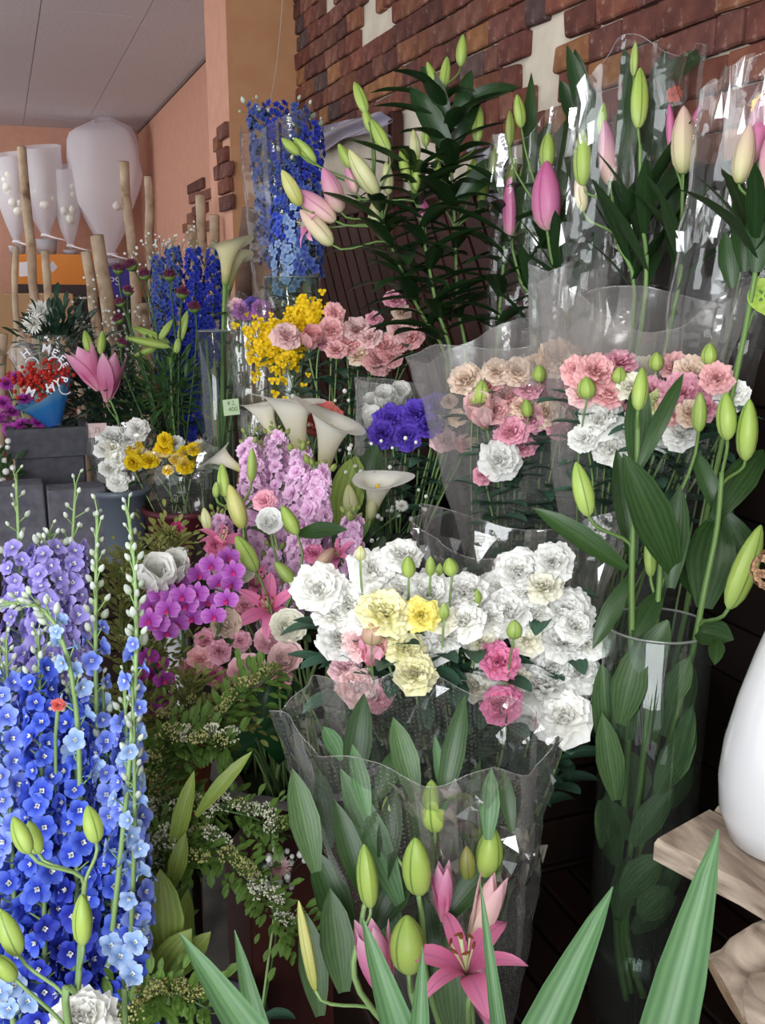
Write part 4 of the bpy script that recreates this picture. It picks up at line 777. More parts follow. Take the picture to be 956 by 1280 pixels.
w3, _ = lily('film-wrapped lily with a pale pink bud between long green leaves', w2b+V((-.02, 0, .02)), [(790, 420, 1.72), (770, 300, 1.69), (765, 245, 1.68)], [(760, 190, 84, 25, -4, 'pink'), (727, 199, 68, 23, -2, 'lime', .02), (725, 240, 50, 16, -10, 'peach', .03), (752, 150, 40, 12, 4, 'lime', .03)], nleaf=8, lr=(.4, .66), **wlk)
w4, _ = lily('film-wrapped lily with a long pale green bud at the top', w2b+V((0, .02, .02)), [(800, 420, 1.66), (800, 260, 1.63), (800, 180, 1.62)], [(799, 122, 76, 22, 2, 'lime'), (792, 75, 40, 10, 0, 'lime', .04)], nleaf=8, lr=(.4, .66), **wlk)
for q in [((745, 190), (708, 55), 26, 1.72), ((740, 180), (722, 80), 24, 1.72), ((780, 230), (788, 90), 30, 1.68), ((810, 200), (832, 60), 34, 1.7), ((815, 110), (884, 62), 24, 1.66), ((735, 150), (718, 60), 18, 1.72), ((755, 160), (710, 90), 28, 1.74), ((790, 130), (780, 60), 20, 1.74), ((730, 170), (700, 100), 24, 1.74), ((825, 220), (815, 110), 34, 1.70), ((780, 260), (745, 160), 44, 1.72), ((800, 270), (820, 170), 40, 1.72), ((770, 270), (730, 180), 36, 1.73), ((830, 280), (850, 200), 36, 1.66), ((790, 240), (800, 140), 36, 1.74)]: pxleaf(w3, q[0], q[1], q[2], q[3], mat=L_dark, droop=30)
cr = thing('orange_blossom', 'tiny orange blossom above the peach lily bud', 'flower', w2b+V((.02, .02, .012))); b = MB(); p = P(843, 118, 1.67); b.tube(stem_path(w2b+V((.02, .02, .012)), p, UP), .0014, 4); wpart(cr, 'stem', b, stemd); part(cr, 'bloom', BL('stock', 'orange')[0], fr_z(p, tocam(p), 0, .03))
sleeve('tall clear film sleeve round the peach and pale pink lily buds', w2b+V((0, 0, .03)), P(800, 95, 1.67), .05, .108, film_clear, .55, edge=lambda u: .045*math.sin(2*math.pi*u+.3)+.02*math.sin(8*math.pi*u), pleat=.07, crump=.03, seed=47, power=.55, crinkle=.45)
w5b = V((.99, 1.34, .3805)); pot('flower_bucket', 'tall black bucket below the farthest-right wrapped lilies', 'bucket', w5b, .05, .06, .4, 'black')
w5, _ = lily('film-wrapped pink lily cut off by the right edge of the photo', w5b+V((0, 0, .02)), [(930, 420, 1.40), (938, 300, 1.37), (940, 250, 1.36)], [(932, 190, 80, 26, 12, 'peach'), (948, 160, 90, 28, 10, 'hot', .03), (965, 200, 80, 30, 0, 'pink')], nleaf=8, lr=(.4, .66), **wlk)
for q in [((930, 340), (925, 230), 30, 1.40), ((945, 340), (960, 230), 40, 1.36), ((915, 360), (905, 290), 26, 1.41)]: pxleaf(w5, q[0], q[1], q[2], q[3], mat=L_lily, droop=20)
sleeve('clear film sleeve slanting along the right edge of the photo', w5b+V((0, 0, .35)), P(960, 110, 1.41), .045, .085, film_clear, .6, edge=lambda u: .05*math.sin(2*math.pi*u+.3), pleat=.06, crump=.02, seed=53, power=.7, crinkle=.22, creases=3)
def bl_ant(c, var):
    b = MB(); rows = []
    for i in range(7):
        r = i/6; rows.append([(r*math.cos(t)*(.42+.08*math.cos(2*t))-.0, r*(.5*math.sin(t)-.14*abs(math.cos(t))**3*(1 if math.sin(t) > -.2 else 0)), .05*r*r) for t in [k*2*math.pi/20 for k in range(21)]])
    b.grid(rows); b.tube([(0, .08, .01), (0, .1, .12), (0, .06, .32)], [.045, .05, .03], 7, 1); return b.norm().mesh('bloom', [plain('anthurium green', '#86A83C', .3, nscale=6, c2='#A8C058'), plain('anthurium spadix', '#D99A86', .5)]), 0
KIND['ant'] = bl_ant; NV['ant'] = 1
flower('anthurium', 'lime green anthurium with a pink spadix at the right edge', 'flower', w5b+V((.02, -.02, .012)), P(957, 370, 1.38), 50*1.38/F, 'ant', 'green', face=(-.4, -.9, .2), leaves=0)
flower('yellow_blossom', 'small yellow blossom before the bricks at the right edge', 'flower', w5b+V((.03, .02, .012)), P(953, 128, 1.42), 34*1.42/F, 'stock', 'bright_yellow', leaves=0)

# ---- salmon pink cluster and yellow oncidium
cb = V((.80, 2.45, .7505)); pot('flower_bucket', 'black bucket of the salmon pink lisianthus cluster on the highest step', 'bucket', cb, .07, .085, .24, 'black')
bunch([(359, 417, 40, 'soft_pink'), (388, 428, 28, 'salmon_pink', 'bud'), (414, 410, 38, 'salmon_pink'), (419, 390, 28, 'salmon_pink'), (447, 408, 40, 'soft_pink'), (432, 426, 42, 'salmon_pink'), (447, 441, 32, 'peach'), (473, 447, 42, 'salmon_pink'), (481, 428, 40, 'salmon_pink'), (499, 428, 28, 'salmon_pink'), (500, 411, 34, 'soft_pink'), (493, 371, 30, 'rose'), (514, 420, 32, 'salmon_pink'), (502, 389, 26, 'peach'), (420, 435, 28, 'salmon_pink'), (468, 396, 22, 'rose'), (460, 420, 34, 'soft_pink'), (402, 425, 26, 'rose'), (488, 445, 30, 'salmon_pink')],
    cb, .05, 2.40, 'the salmon pink cluster', group='salmon pink lisianthus', gap=14, leaves=7, lsize=.07, lrange=(.4, .88))
ob = V((.66, 2.62, .7505)); pot('flower_bucket', 'grey bucket of yellow oncidium sprays on the highest step', 'bucket', ob, .055, .065, .22, 'grey')
def florets_along(b, pts, t0, t1, n, spread, size):
    for k in range(n):
        p, d = along(pts, R.uniform(t0, t1)); q = p+V((R.gauss(0, spread), R.gauss(0, spread), R.gauss(0, spread*.7))); m = MB()
        for i in range(3): petal(m, i*2.094+R.uniform(0, 1), .5, .55, 15, -10, 'rnd', nu=2, nv=2)
        b.add(m, fr_z(q, (tocam(q)+V((R.uniform(-.6, .6), R.uniform(-.6, .6), R.uniform(-.5, .8)))).normalized(), 0, size*R.uniform(.7, 1.2)))
for i, (path, lab) in enumerate((([(345, 500, 2.55), (340, 430, 2.5), (348, 385, 2.5), (352, 470, 2.45)], 'yellow oncidium spray drooping lowest beside the pink cluster'), ([(365, 500, 2.6), (372, 420, 2.56), (385, 380, 2.54), (392, 395, 2.5)], 'yellow oncidium spray arching behind the pink cluster'), ([(350, 500, 2.6), (345, 440, 2.58), (335, 395, 2.56), (338, 425, 2.5)], 'short yellow oncidium spray nearest the film-wrapped violet flowers'))):
    t = thing('oncidium_spray', lab, 'flower', ob+V((.02*i-.02, 0, .012)), 'yellow oncidium sprays'); pts = bez([WM[t.name].translation]+[P(*q) for q in path], 20); b = MB(); b.tube(pts, .0022, 4); wpart(t, 'stem', b, stemd)
    b = MB(); florets_along(b, pts, .55, 1, 170, .032, .022); wpart(t, 'blossoms', b, pm('bright_yellow'), stuff=True)
# ---- callas, coral bloom
kb = V((.56, 1.98, .7505)); pot('flower_bucket', 'grey bucket of white calla lilies on the highest step', 'bucket', kb, .065, .08, .24, 'grey')
callam = petalm('calla white', [(0, '#8FA24C'), (.18, '#D5CE84'), (.42, '#F1EBD2'), (1, '#FBF8F0')], .35, .4, .03); callay = petalm('calla cream', [(0, '#7E9848'), (.3, '#D6CE94'), (1, '#E9E2BC')], .3, .4, .03); spadm = plain('calla spadix', '#E2B83A', .7)
def calla_mesh(mat):
    def f():
        b = MB(); rows = []; nv = 14; nu = 28
        for i in range(nv+1):
            v = i/nv; row = []
            for j in range(nu+1):
                u = 2*j/nu-1; a = u*math.pi*1.04; w = (.5+.5*math.cos(a))**2   # w = 1 at the tip side
                lip = v**3; z = v*(.74+.24*w*v); r = .065+.09*v+.17*v**4*(1+.1*w)+.09*max(0, v-.86)/.14
                z -= (max(0, v-.85)/.15)**2*.09*(1-w*.5); rr = r*(1-.10*abs(u)**6)
                row.append((rr*math.cos(a)+lip*.07*w, rr*math.sin(a)*(1-.2*lip*w), z))
            rows.append(row)
        b.grid(rows); return b.mesh('spathe', mat)
    return cached(('calla', mat.name), f)
def spadix():
    def f():
        b = MB(); b.lathe([(.02, .1), (.045, .2), (.045, .5), (.03, .62), (.003, .66)], 8); return b.mesh('spadix', spadm)
    return cached('spadix', f)
def calla(label, base, px, py, h, ang, D, roll, mat=callam, face=.12, group='white calla lilies', sr=.007, leaves=()):
    c = P(px, py, D); a = rad(ang); d = (rgt*math.sin(a)+upv*math.cos(a)-fwd*face).normalized(); L = h*D/F; p0 = c-d*L*.5; t = thing('calla_lily', label, 'calla lily', base, group)
    pts = stem_path(base, p0, d, 12); b = MB(); b.tube(pts, [sr*.95]*10+[sr, sr*1.1, sr*1.25], 8); wpart(t, 'stem', b, stemm); tv = rgt*math.cos(rad(roll))-fwd*math.sin(rad(roll)); yv = d.cross(tv).normalized(); xv = yv.cross(d); m = M((xv, yv, d)).transposed().to_4x4(); m.translation = p0; m = m @ M.Diagonal((L, L, L, 1)); part(t, 'spathe', calla_mesh(mat), m); part(t, 'spadix', spadix(), m)
    for q in leaves: pxleaf(t, *q[:4], mat=L_yel if len(q) > 4 else L_lily, droop=20, shape='ov')
    return t
calla('white calla lily pointing over the pink stock, nearest the pillar', kb+V((-.03, 0, .02)), 332, 520, 74, -22, 1.93, 150, face=.32)
calla('white calla lily with the widest lip, second in the row above the pink stock', kb+V((-.01, .02, .02)), 368, 524, 108, -10, 1.92, 150, face=.3)
calla('white calla lily beside the coral bloom, third above the pink stock', kb+V((.02, 0, .02)), 412, 546, 108, 12, 1.90, 160, face=.42, leaves=[((425, 660), (445, 570), 44, 1.92, 0), ((440, 670), (470, 555), 40, 1.95), ((410, 690), (425, 590), 30, 1.93), ((452, 680), (478, 590), 34, 1.97)])
calla('white calla lily standing lowest, beside two cream buds', kb+V((.04, -.02, .02)), 470, 616, 84, 14, 1.84, 15, face=.5, leaves=[((440, 760), (430, 670), 44, 1.84), ((460, 760), (480, 670), 40, 1.84)])
calla('white calla lily half hidden beside the yellow ranunculus', kb+V((-.05, -.02, .02)), 282, 575, 56, -58, 1.95, 170)
for i, (x, y, w, h, a) in enumerate(((440, 626, 18, 42, -6), (463, 632, 15, 36, 6))):
    t = thing('cream_lily_bud', 'cream lily bud beside the lowest calla, the %s one' % ('taller' if i == 0 else 'shorter'), 'flower bud', kb+V((.03, -.03, .014)), 'cream buds beside the lowest calla'); D = 1.84; d = (rgt*math.sin(rad(a))+upv).normalized(); p = P(x, y+h/2, D); b = MB(); b.tube(stem_path(kb+V((.03, -.03, .014)), p, d), .0035, 5); wpart(t, 'stem', b, stemm); part(t, 'bud', budmesh('cream'), fr_z(p, d, 0, (w*D/F, w*D/F, h*D/F)))
flower('coral_ranunculus', 'coral red round bloom behind the white callas', 'flower', kb+V((.0, .05, .014)), P(402, 522, 2.06), 66*2.06/F, 'ran', 'coral', cam_=1.0)
def gyps(label, base, spots, D, group=None, n=3, size=.0045, spread=.012, c='white', name='baby_breath', cat='filler flowers'):
    t = thing(name, label, cat, base, group); b = MB(); m = MB(); cx = sum(s[0] for s in spots)/len(spots); cy = max(s[1] for s in spots)+20; hub = P(cx, cy, D); b.tube(stem_path(base, hub, UP), .0015, 4)
    for x, y in spots:
        p = P(x, y, D+R.uniform(-.04, .04)); b.tube(bez([hub, hub.lerp(p, .5)+UP*.01, p], 4), .0005, 3, cap=False)
        for k in range(n): q = p+V((R.gauss(0, spread), R.gauss(0, spread), R.gauss(0, spread))) if k else p; m.ball(q, size*R.uniform(.7, 1.2), 6, 4); b.tube([p-UP*.01, q], .0004, 3, cap=False)
    wpart(t, 'stem', b, stemd, stuff=True); wpart(t, 'blossoms', m, petalm('petal tiny white', [(0, '#E4E2DC'), (1, '#F2F0EC')]), stuff=True); return t
gyps('fine white baby breath sprinkled between the callas and violet lisianthus', kb+V((.05, .0, .014)), [(R.uniform(425, 545), R.uniform(545, 680)) for _ in range(34)], 1.88, n=1)
gyps('fine white baby breath sprinkled over the coral bloom', kb+V((.0, .03, .014)), [(398+R.uniform(-45, 40), 500+R.uniform(-15, 90)) for _ in range(16)], 1.98, n=1)
flower('white_aster', 'small white aster beside the lowest calla', 'flower', kb+V((.06, 0, .014)), P(502, 631, 1.86), 18*1.86/F, 'mum', 'white', leaves=3)

# ================================================================ the mixed arrangement in its red brown planter
al = P(372, 958, 1.68); ap = V((al.x, al.y, 0)); az = al.z; print('planter', ap, az)
t = thing('planter_box', 'tall square red brown timber planter under the pink arrangement', 'planter', ap)
for k, (dx, dy, sx, sy) in enumerate(((0, -.105, .11, .008), (0, .105, .11, .008), (-.105, 0, .008, .097), (.105, 0, .008, .097))): b = MB(); b.box((ap.x+dx-sx, ap.y+dy-sy, .0), (ap.x+dx+sx, ap.y+dy+sy, az)); wpart(t, 'side_panel', b, vesselm('brown'), smooth=False, bevel=.002)
b = MB(); b.box((ap.x-.096, ap.y-.096, .02), (ap.x+.096, ap.y+.096, az-.05)); wpart(t, 'floral_foam', b, plain('floral foam', '#2C3A24', .9), smooth=False)
ab = V((ap.x, ap.y, az-.0495))
tr = thing('paper_doily', 'grey white paper wrap peeping out below the dark split leaf', 'wrapping paper', V((ap.x, ap.y, az+.001))); b = MB(); b.grid([[(ap.x+r*math.cos(a)*(1+.05*math.sin(9*a)), ap.y+r*math.sin(a)*(1+.05*math.sin(9*a)), az+.001+.2*(r-.1)) for a in [k*2*math.pi/48 for k in range(49)]] for r in (.12, .13, .145, .16)]); wpart(tr, 'paper', b, petalm('grey paper', [(0, '#A9A5AC'), (1, '#B9B5BC')], .3, .8, .02))
def arr(dx, dy): return ab+V((dx, dy, .001))
AG = 'pink mixed arrangement'
for i, (bx, by, tx, ty, D, w, n, lab) in enumerate(((322, 700, 312, 548, 1.72, 44, 34, 'tallest pale pink stock spike in the arrangement, nearest the yellow ranunculus'), (348, 690, 345, 540, 1.75, 40, 32, 'pale pink stock spike directly below the first calla'), (372, 680, 376, 562, 1.70, 42, 32, 'pale pink stock spike below the second calla'), (395, 680, 398, 585, 1.66, 44, 30, 'pale pink stock spike rising beside the third calla'),
     (437, 745, 441, 645, 1.60, 38, 22, 'separate pale pink stock spike beside the lowest calla'), (385, 760, 372, 668, 1.62, 48, 26, 'lilac pink stock spike with the loose florets in the middle of the arrangement'), (290, 740, 272, 645, 1.66, 40, 22, 'short pale pink stock spike above the purple orchids'), (345, 800, 340, 690, 1.66, 40, 20, 'pale pink stock spike hidden behind the open pink lily'))):
    w *= 1.1; r = w*D/F*.36; p0, p1 = P(bx, by, D), P(tx, ty, D+.02)
    base = arr(R.uniform(-.06, .06), R.uniform(-.05, .05)); fr = .5*(p0-base).length/((p0-base).length+(p1-p0).length)
    Wp = [base, base.lerp(p0, .6)+UP*.02, p0, p0.lerp(p1, .5), p1]; bp = bez(Wp, 18); t0 = min(range(19), key=lambda k: (bp[k]-p0).length)/18-.04; spike('stock_spike', lab, 'stock', Wp, lambda s, r=r: r*(1-.5*s), int(n*1.5), 'stock', ['lilac'], t0, .97, .042, 'stock spikes in the arrangement', .004, 8, 'dull', (.007, .011), up=.3)
def aflower(lab, x, y, d, D, kind, c, name, cat='flower', **kw): return flower(name, lab, cat, arr(R.uniform(-.07, .07), R.uniform(-.06, .06)), P(x, y, D), d*D/F, kind, c, AG, leaves=kw.pop('leaves', 2), lmat=L_lily, cam_=kw.pop('cam_', 1.15), **kw)
for x, y, d, D, k, c, lab in [(338, 650, 38, 1.56, 'ran', 'white', 'white ranunculus with a green heart among the pink stock'), (361, 781, 50, 1.50, 'ran', 'cream', 'cream ranunculus tucked under the open pink lily'), (309, 838, 56, 1.48, 'ran', 'blush', 'blush pink ranunculus lowest in the arrangement'), (357, 820, 48, 1.48, 'ran', 'soft_pink', 'soft pink ranunculus below the cream one'), (305, 712, 34, 1.58, 'ran', 'cream', 'small cream ranunculus above the purple orchids'), (283, 778, 42, 1.52, 'ran', 'peach', 'peach ranunculus between the orchids and the open lily'), (268, 700, 30, 1.6, 'ran', 'blush', 'small pale ranunculus behind the purple orchids'), (335, 800, 40, 1.54, 'ran', 'blush', 'pale ranunculus half hidden between the pink ones')]: aflower(lab, x, y, d, D, k, c, 'ranunculus', cam_=1.3)
for x, y, d, D, c, lab in [(275, 812, 40, 1.5, 'rose', 'rose pink lisianthus low beside the purple orchids'), (250, 822, 44, 1.5, 'salmon_pink', 'salmon pink lisianthus under the purple orchids'), (300, 800, 34, 1.52, 'pink', 'pink lisianthus between the two lowest ranunculus'), (258, 800, 38, 1.53, 'pink', 'pink lisianthus hidden behind the orchid spray'), (270, 842, 36, 1.5, 'hot_pink', 'deep pink lisianthus at the lower edge of the arrangement'), (236, 832, 34, 1.5, 'rose', 'rose pink lisianthus lowest under the orchids'), (352, 845, 32, 1.5, 'pink', 'small pink lisianthus under the soft pink ranunculus'), (392, 690, 34, 1.56, 'hot_pink', 'deep pink lisianthus behind the striped leaf'), (305, 755, 36, 1.56, 'rose', 'rose pink lisianthus beside the open pink lily'), (330, 625, 34, 1.62, 'pink', 'pink lisianthus between the stock spikes'), (270, 680, 34, 1.6, 'hot_pink', 'deep pink bloom among the lily buds')]: aflower(lab, x, y, d, D, 'lis', c, 'lisianthus')
ls1, _ = lily('pink lily facing forward, wide open in the middle of the arrangement', arr(.02, -.03), [(352, 860, 1.6), (345, 800, 1.56)], opens=[(335, 757, 88, (-.05, .45, .9), 'hot_pink', -.02)], buds=[(307, 692, 52, 22, -30, 'lime', -.02), (356, 716, 38, 17, -42, 'green', -.02), (407, 697, 32, 18, 40, 'tan'), (362, 650, 42, 18, -28, 'lime')], nleaf=4, ls=.09, group=AG)
ls2, _ = lily('pink lily half open at the back of the arrangement above the orchids', arr(-.03, -.01), [(300, 800, 1.62), (285, 720, 1.6)], opens=[(278, 672, 62, (.25, .8, .5), 'hot_pink')], buds=[(295, 633, 58, 22, -18, 'yellow'), (258, 649, 30, 13, -10, 'cream'), (222, 700, 34, 14, -40, 'lime')], nleaf=3, ls=.08, group=AG)
ls3, _ = lily('lily stem with slim green buds standing above the pink stock', arr(0, .04), [(320, 760, 1.66), (308, 680, 1.64), (300, 640, 1.63)], buds=[(315, 581, 42, 13, 2, 'green'), (279, 600, 42, 15, -6, 'lime'), (270, 612, 20, 9, 0, 'green')], nleaf=3, ls=.08, group=AG)
ls4, _ = lily('pink lily drooping to the far side beside the separate stock spike', arr(.05, 0), [(410, 820, 1.62), (425, 740, 1.58)], opens=[(420, 692, 48, (-.5, .5, .6), 'hot_pink'), (322, 725, 60, (.3, .6, .5), 'hot_pink')], nleaf=2, ls=.08, group=AG)
pxleaf(ls1, (372, 668), (435, 662), 22, 1.55, 1.5, L_lily, 30)
mo = thing('monstera_leaf', 'large dark glossy split leaf below the arrangement', 'leaf', arr(-.04, -.07)); b = MB(); p = P(322, 925, 1.56); b.tube(stem_path(WM[mo.name].translation, p, UP), .003, 5); wpart(mo, 'stalk', b, stemd)
b = MB(); rows = []
for j in range(25):
    u = j/24; a = -math.pi*.86+u*math.pi*1.72; k = .075*(1+.12*math.cos(a))*(1-.30*max(0, math.sin(7*a))**6); rows.append([(k*r*math.sin(a), k*r*math.cos(a)*1.15, -.02*r*r) for r in (.05, .3, .55, .8, 1)])
b.grid(rows); part(mo, 'blade', b.mesh('blade', plain('dark glossy leaf', '#17401F', .25, spec=.5, nscale=20, c2='#1E4C26')), fr_y(p, (rgt*-.1+upv*.8-fwd*.3), tocam(p)+UP*.6, 1))

# ---- purple orchid in its pot on a stool
ob_ = V((.20, 1.46, .62)); q = thing('plant_stand', 'small round-topped dark stand hidden under the purple orchid', 'stand', (ob_.x, ob_.y, 0)); b = MB(); b.lathe([(.001, .59), (.1, .59), (.1, .62), (.001, .62)], 24); b.lathe([(.03, 0), (.03, .59)], 12); b.lathe([(.001, 0), (.1, 0), (.1, .02), (.03, .025)], 24); b.v = [(x+ob_.x, y+ob_.y, z) for x, y, z in b.v]; wpart(q, 'stand_body', b, dark)
op = pot('phalaenopsis_orchid', 'purple moth orchid with two arching sprays beside the pink arrangement', 'orchid', ob_+V((0, 0, .0005)), .045, .06, .11, 'terra')
for spr, D, c, sz in ((([(240, 900, 1.5), (300, 720, 1.52), (285, 695, 1.5)], [(291, 714), (290, 730), (285, 697), (274, 728), (264, 706), (248, 718), (224, 728), (283, 750), (259, 752), (267, 770)]), 1.45, 'purple', 32), (([(235, 900, 1.5), (240, 740, 1.5), (205, 745, 1.46)], [(233, 756), (210, 762), (221, 780), (200, 742), (188, 758), (197, 780), (207, 790), (228, 745), (240, 772), (246, 742), (215, 745), (186, 775)]), 1.43, 'purple', 34), (([(225, 920, 1.5), (205, 840, 1.48), (190, 830, 1.46)], [(188, 845), (205, 875), (178, 868), (192, 890), (172, 845), (205, 850), (180, 888), (198, 830), (208, 890), (185, 822)]), 1.46, 'dark_purple', 28)):
    pts = bez([V((ob_.x, ob_.y, .70))]+[P(*s) for s in spr[0]], 14); b = MB(); b.tube(pts, .0025, 5)
    for x, y in spr[1]:
        p = P(x, y, D+R.uniform(-.03, .03)); s, d = along(pts, R.uniform(.7, .98)); b.tube(bez([s, s.lerp(p, .5)+UP*.008, p+fwd*.01], 4), .001, 3); part(op, 'floret', BL('phal', c)[0], fr_z(p, (tocam(p)*1.0+UP*.2+rgt*R.uniform(-.5, .3)).normalized(), 0, sz*D/F) @ M.Rotation(0, 4, 'Z'))
    wpart(op, 'stem', b, stemd)
for a in (0, 2.2, 4.1): rd = V((math.cos(a), math.sin(a), .5)).normalized(); part(op, 'leaf', LM(L_dark, 'ov', .36, 60, .3), fr_y(ob_+V((0, 0, .105)), rd, UP, .15))
flower('magnolia_bloom', 'pale pink tulip-like bloom beside the topmost purple orchids', 'flower', arr(-.05, -.06), P(192, 727, 1.45), 50*1.45/F, 'bud', 'white', leaves=0, cam_=1.0)
flower('magnolia_bloom', 'pale pink tulip-like bloom half behind the purple orchids', 'flower', arr(-.05, -.05), P(214, 718, 1.48), 40*1.48/F, 'bud', 'white', leaves=0, cam_=1.0)
# ================================================================ left front: delphiniums, spirea, lily buds
dbk = V((.0, 1.12, 0)); pot('flower_bucket', 'large grey bucket of blue delphiniums on the floor', 'bucket', dbk, .11, .13, .38, 'grey')
DG = 'blue delphiniums in the front bucket'
def delph(lab, path, w, n, cols, t0=.0, t1=.9, fd=.039, budn=12, bs=(.0065, .010), up=.2, **kw):
    W = [dbk+V((R.uniform(-.07, .07), R.uniform(-.07, .07), .02))]+[P(*q) for q in path]; D = path[0][2]; r = w*D/F/2*.72; n = int(n*1.6)
    L = [(b-a).length for a, b in zip(W, W[1:])]; f0 = L[0]/sum(L)
    return spike('delphinium', lab, 'delphinium', W, lambda s: r*(1-.45*s), n, 'delph', cols, max(.12, f0*.6), t1, fd, DG, .004, budn, 'white', bs, up=up, **kw)
for args in [
 ('lavender delphinium spike at the left edge with the highest tip', [(40, 960, 1.26), (28, 800, 1.28), (20, 592, 1.32)], 76, 56, ['lavender'], 0, .84),
 ('lavender delphinium spike with a branching white-budded tip, right of the highest', [(80, 960, 1.26), (82, 800, 1.28), (95, 605, 1.34)], 80, 60, ['lavender'], 0, .86),
 ('lavender delphinium spike between the two lavender tips', [(60, 960, 1.24), (58, 820, 1.25), (62, 665, 1.30)], 76, 50, ['lavender'], 0, .95),
 ('deep blue delphinium spike nearest the left edge', [(15, 1280, 1.1), (12, 1020, 1.12), (8, 800, 1.16)], 60, 48, ['blue', 'periwinkle'], 0, .93),
 ('deep blue delphinium spike with the widest open florets', [(60, 1290, 1.08), (55, 1050, 1.1), (48, 790, 1.15)], 66, 56, ['deep_blue', 'blue', 'blue'], 0, .94),
 ('deep blue delphinium spike in the middle of the blue mass', [(105, 1290, 1.1), (98, 1060, 1.12), (92, 850, 1.16)], 66, 54, ['deep_blue', 'blue'], 0, .95),
 ('deep blue delphinium spike beside the spirea', [(150, 1290, 1.12), (142, 1090, 1.14), (128, 860, 1.17)], 62, 48, ['deep_blue', 'blue', 'periwinkle'], 0, .93),
 ('periwinkle delphinium spike along the edge next to the spirea', [(172, 1240, 1.13), (166, 1080, 1.14), (155, 850, 1.16)], 52, 34, ['blue', 'periwinkle', 'periwinkle'], 0, .92),
 ('pale blue delphinium spike cut by the left edge', [(-10, 1240, 1.16), (-8, 1020, 1.18), (-2, 830, 1.2)], 60, 36, ['periwinkle', 'sky'], 0, .95),
 ('dark blue delphinium spike deep behind the blue mass', [(80, 1260, 1.22), (72, 1020, 1.22), (70, 860, 1.24)], 70, 44, ['deep_blue'], 0, .98),
 ('dark blue delphinium spike low behind the front lily buds', [(130, 1290, 1.2), (125, 1100, 1.2), (118, 930, 1.22)], 64, 36, ['deep_blue', 'blue'], 0, .98)]: delph(*args)
delph('pale delphinium spike bending right with big white-green buds', [(150, 1120, 1.09), (165, 930, 1.09), (185, 800, 1.1), (160, 640, 1.12)], 46, 10, ['sky', 'periwinkle'], 0, .74, .03, 26, (.0075, .013))
delph('pale delphinium spike arching over the lavender ones with white buds', [(118, 1000, 1.12), (110, 880, 1.1), (95, 730, 1.1), (10, 755, 1.1)], 44, 8, ['sky'], 0, .78, .03, 20, (.007, .012))
delph('pale delphinium spike standing straight with white buds beside the lavender ones', [(120, 1060, 1.14), (118, 900, 1.14), (118, 780, 1.15), (122, 640, 1.18)], 50, 10, ['sky', 'periwinkle'], 0, .74, .03, 22, (.0075, .012))
delph('short pale budded delphinium spike at the edge of the spirea', [(175, 1180, 1.1), (172, 1020, 1.1), (165, 850, 1.1)], 40, 8, ['sky'], 0, .75, .03, 18, (.0075, .013))
for lab, ps in (('sky blue delphinium sprig with large florets in the bottom corner', [(18, 1232), (34, 1252), (12, 1262), (-2, 1240)]), ('sky blue delphinium sprig with large florets below the periwinkle spike', [(150, 1196), (165, 1218), (168, 1178), (138, 1182)])):
    D = .98; t = thing('delphinium_sprig', lab, 'delphinium', dbk+V((.02, -.05, .014)), DG); h = P(sum(p[0] for p in ps)/4, ps[0][1]+40, D+.03); b = MB(); b.tube(stem_path(WM[t.name].translation, h, UP), .003, 5)
    for x, y in ps: p = P(x, y, D+R.uniform(-.02, .02)); b.tube([h, p+fwd*.008], .001, 3); part(t, 'floret', BL('delph', 'sky')[0], fr_z(p, (tocam(p)+UP*.2+rgt*R.uniform(-.3, .3)).normalized(), R.uniform(0, 6), 34*D/F))
    wpart(t, 'stem', b, stemp)
flower('white_rose', 'large white rounded bloom at the bottom edge below the blue delphiniums', 'flower', dbk+V((.06, -.05, .014)), P(102, 1272, .96), 104*.96/F, 'lis', 'white', leaves=0, cam_=.6)
flower('coral_blossom', 'small coral blossom showing between the blue delphinium florets', 'flower', dbk+V((.0, -.03, .014)), P(73, 880, 1.06), 22*1.06/F, 'stock', 'coral', leaves=0, cam_=1.2)
lf, lfp = lily('budded lily with forked pale stem in front of the blue delphiniums', dbk+V((.05, -.07, .02)), [(88, 1300, .95), (97, 1235, .93), (102, 1160, .92), (106, 1100, .92)], buds=[(26, 1044, 50, 23, -26, 'lime'), (44, 1044, 46, 22, -10, 'lime', .02), (115, 1030, 48, 24, -14, 'lime'), (104, 1148, 66, 25, 0, 'lime', -.02), (12, 1164, 64, 27, -22, 'lime'), (6, 1206, 46, 23, -36, 'lime')], nleaf=0, sr=.0036, stem_mat=stemp)

# ---- spirea branches
sb = V((.19, 1.28, 0)); pot('flower_bucket', 'grey bucket of white spirea branches on the floor', 'bucket', sb, .085, .1, .36, 'stone')
def cluster(c):
    def f():
        b = MB(); q = LRND
        for k in range(46):
            th = math.acos(1-.95*q.random()); ph = q.uniform(0, 6.28); d = V((math.sin(th)*math.cos(ph), math.sin(th)*math.sin(ph), math.cos(th)*.7)); b.ball(d*.42*q.uniform(.9, 1.1), .055*q.uniform(.7, 1.2), 5, 3)
            if k % 2: b.tube([(0, 0, -.25), d*.4], .008, 3, cap=False)
        return b.mesh('flower_cluster', pm(c) if c in PCOL else petalm('spirea '+c, [(0, {'w': '#C6C894', 'g': '#8E9A50', 'o': '#6E7440'}[c]), (1, {'w': '#F4F2E4', 'g': '#C9C688', 'o': '#8E8A50'}[c])]))
    return cached(('cluster', c), f)
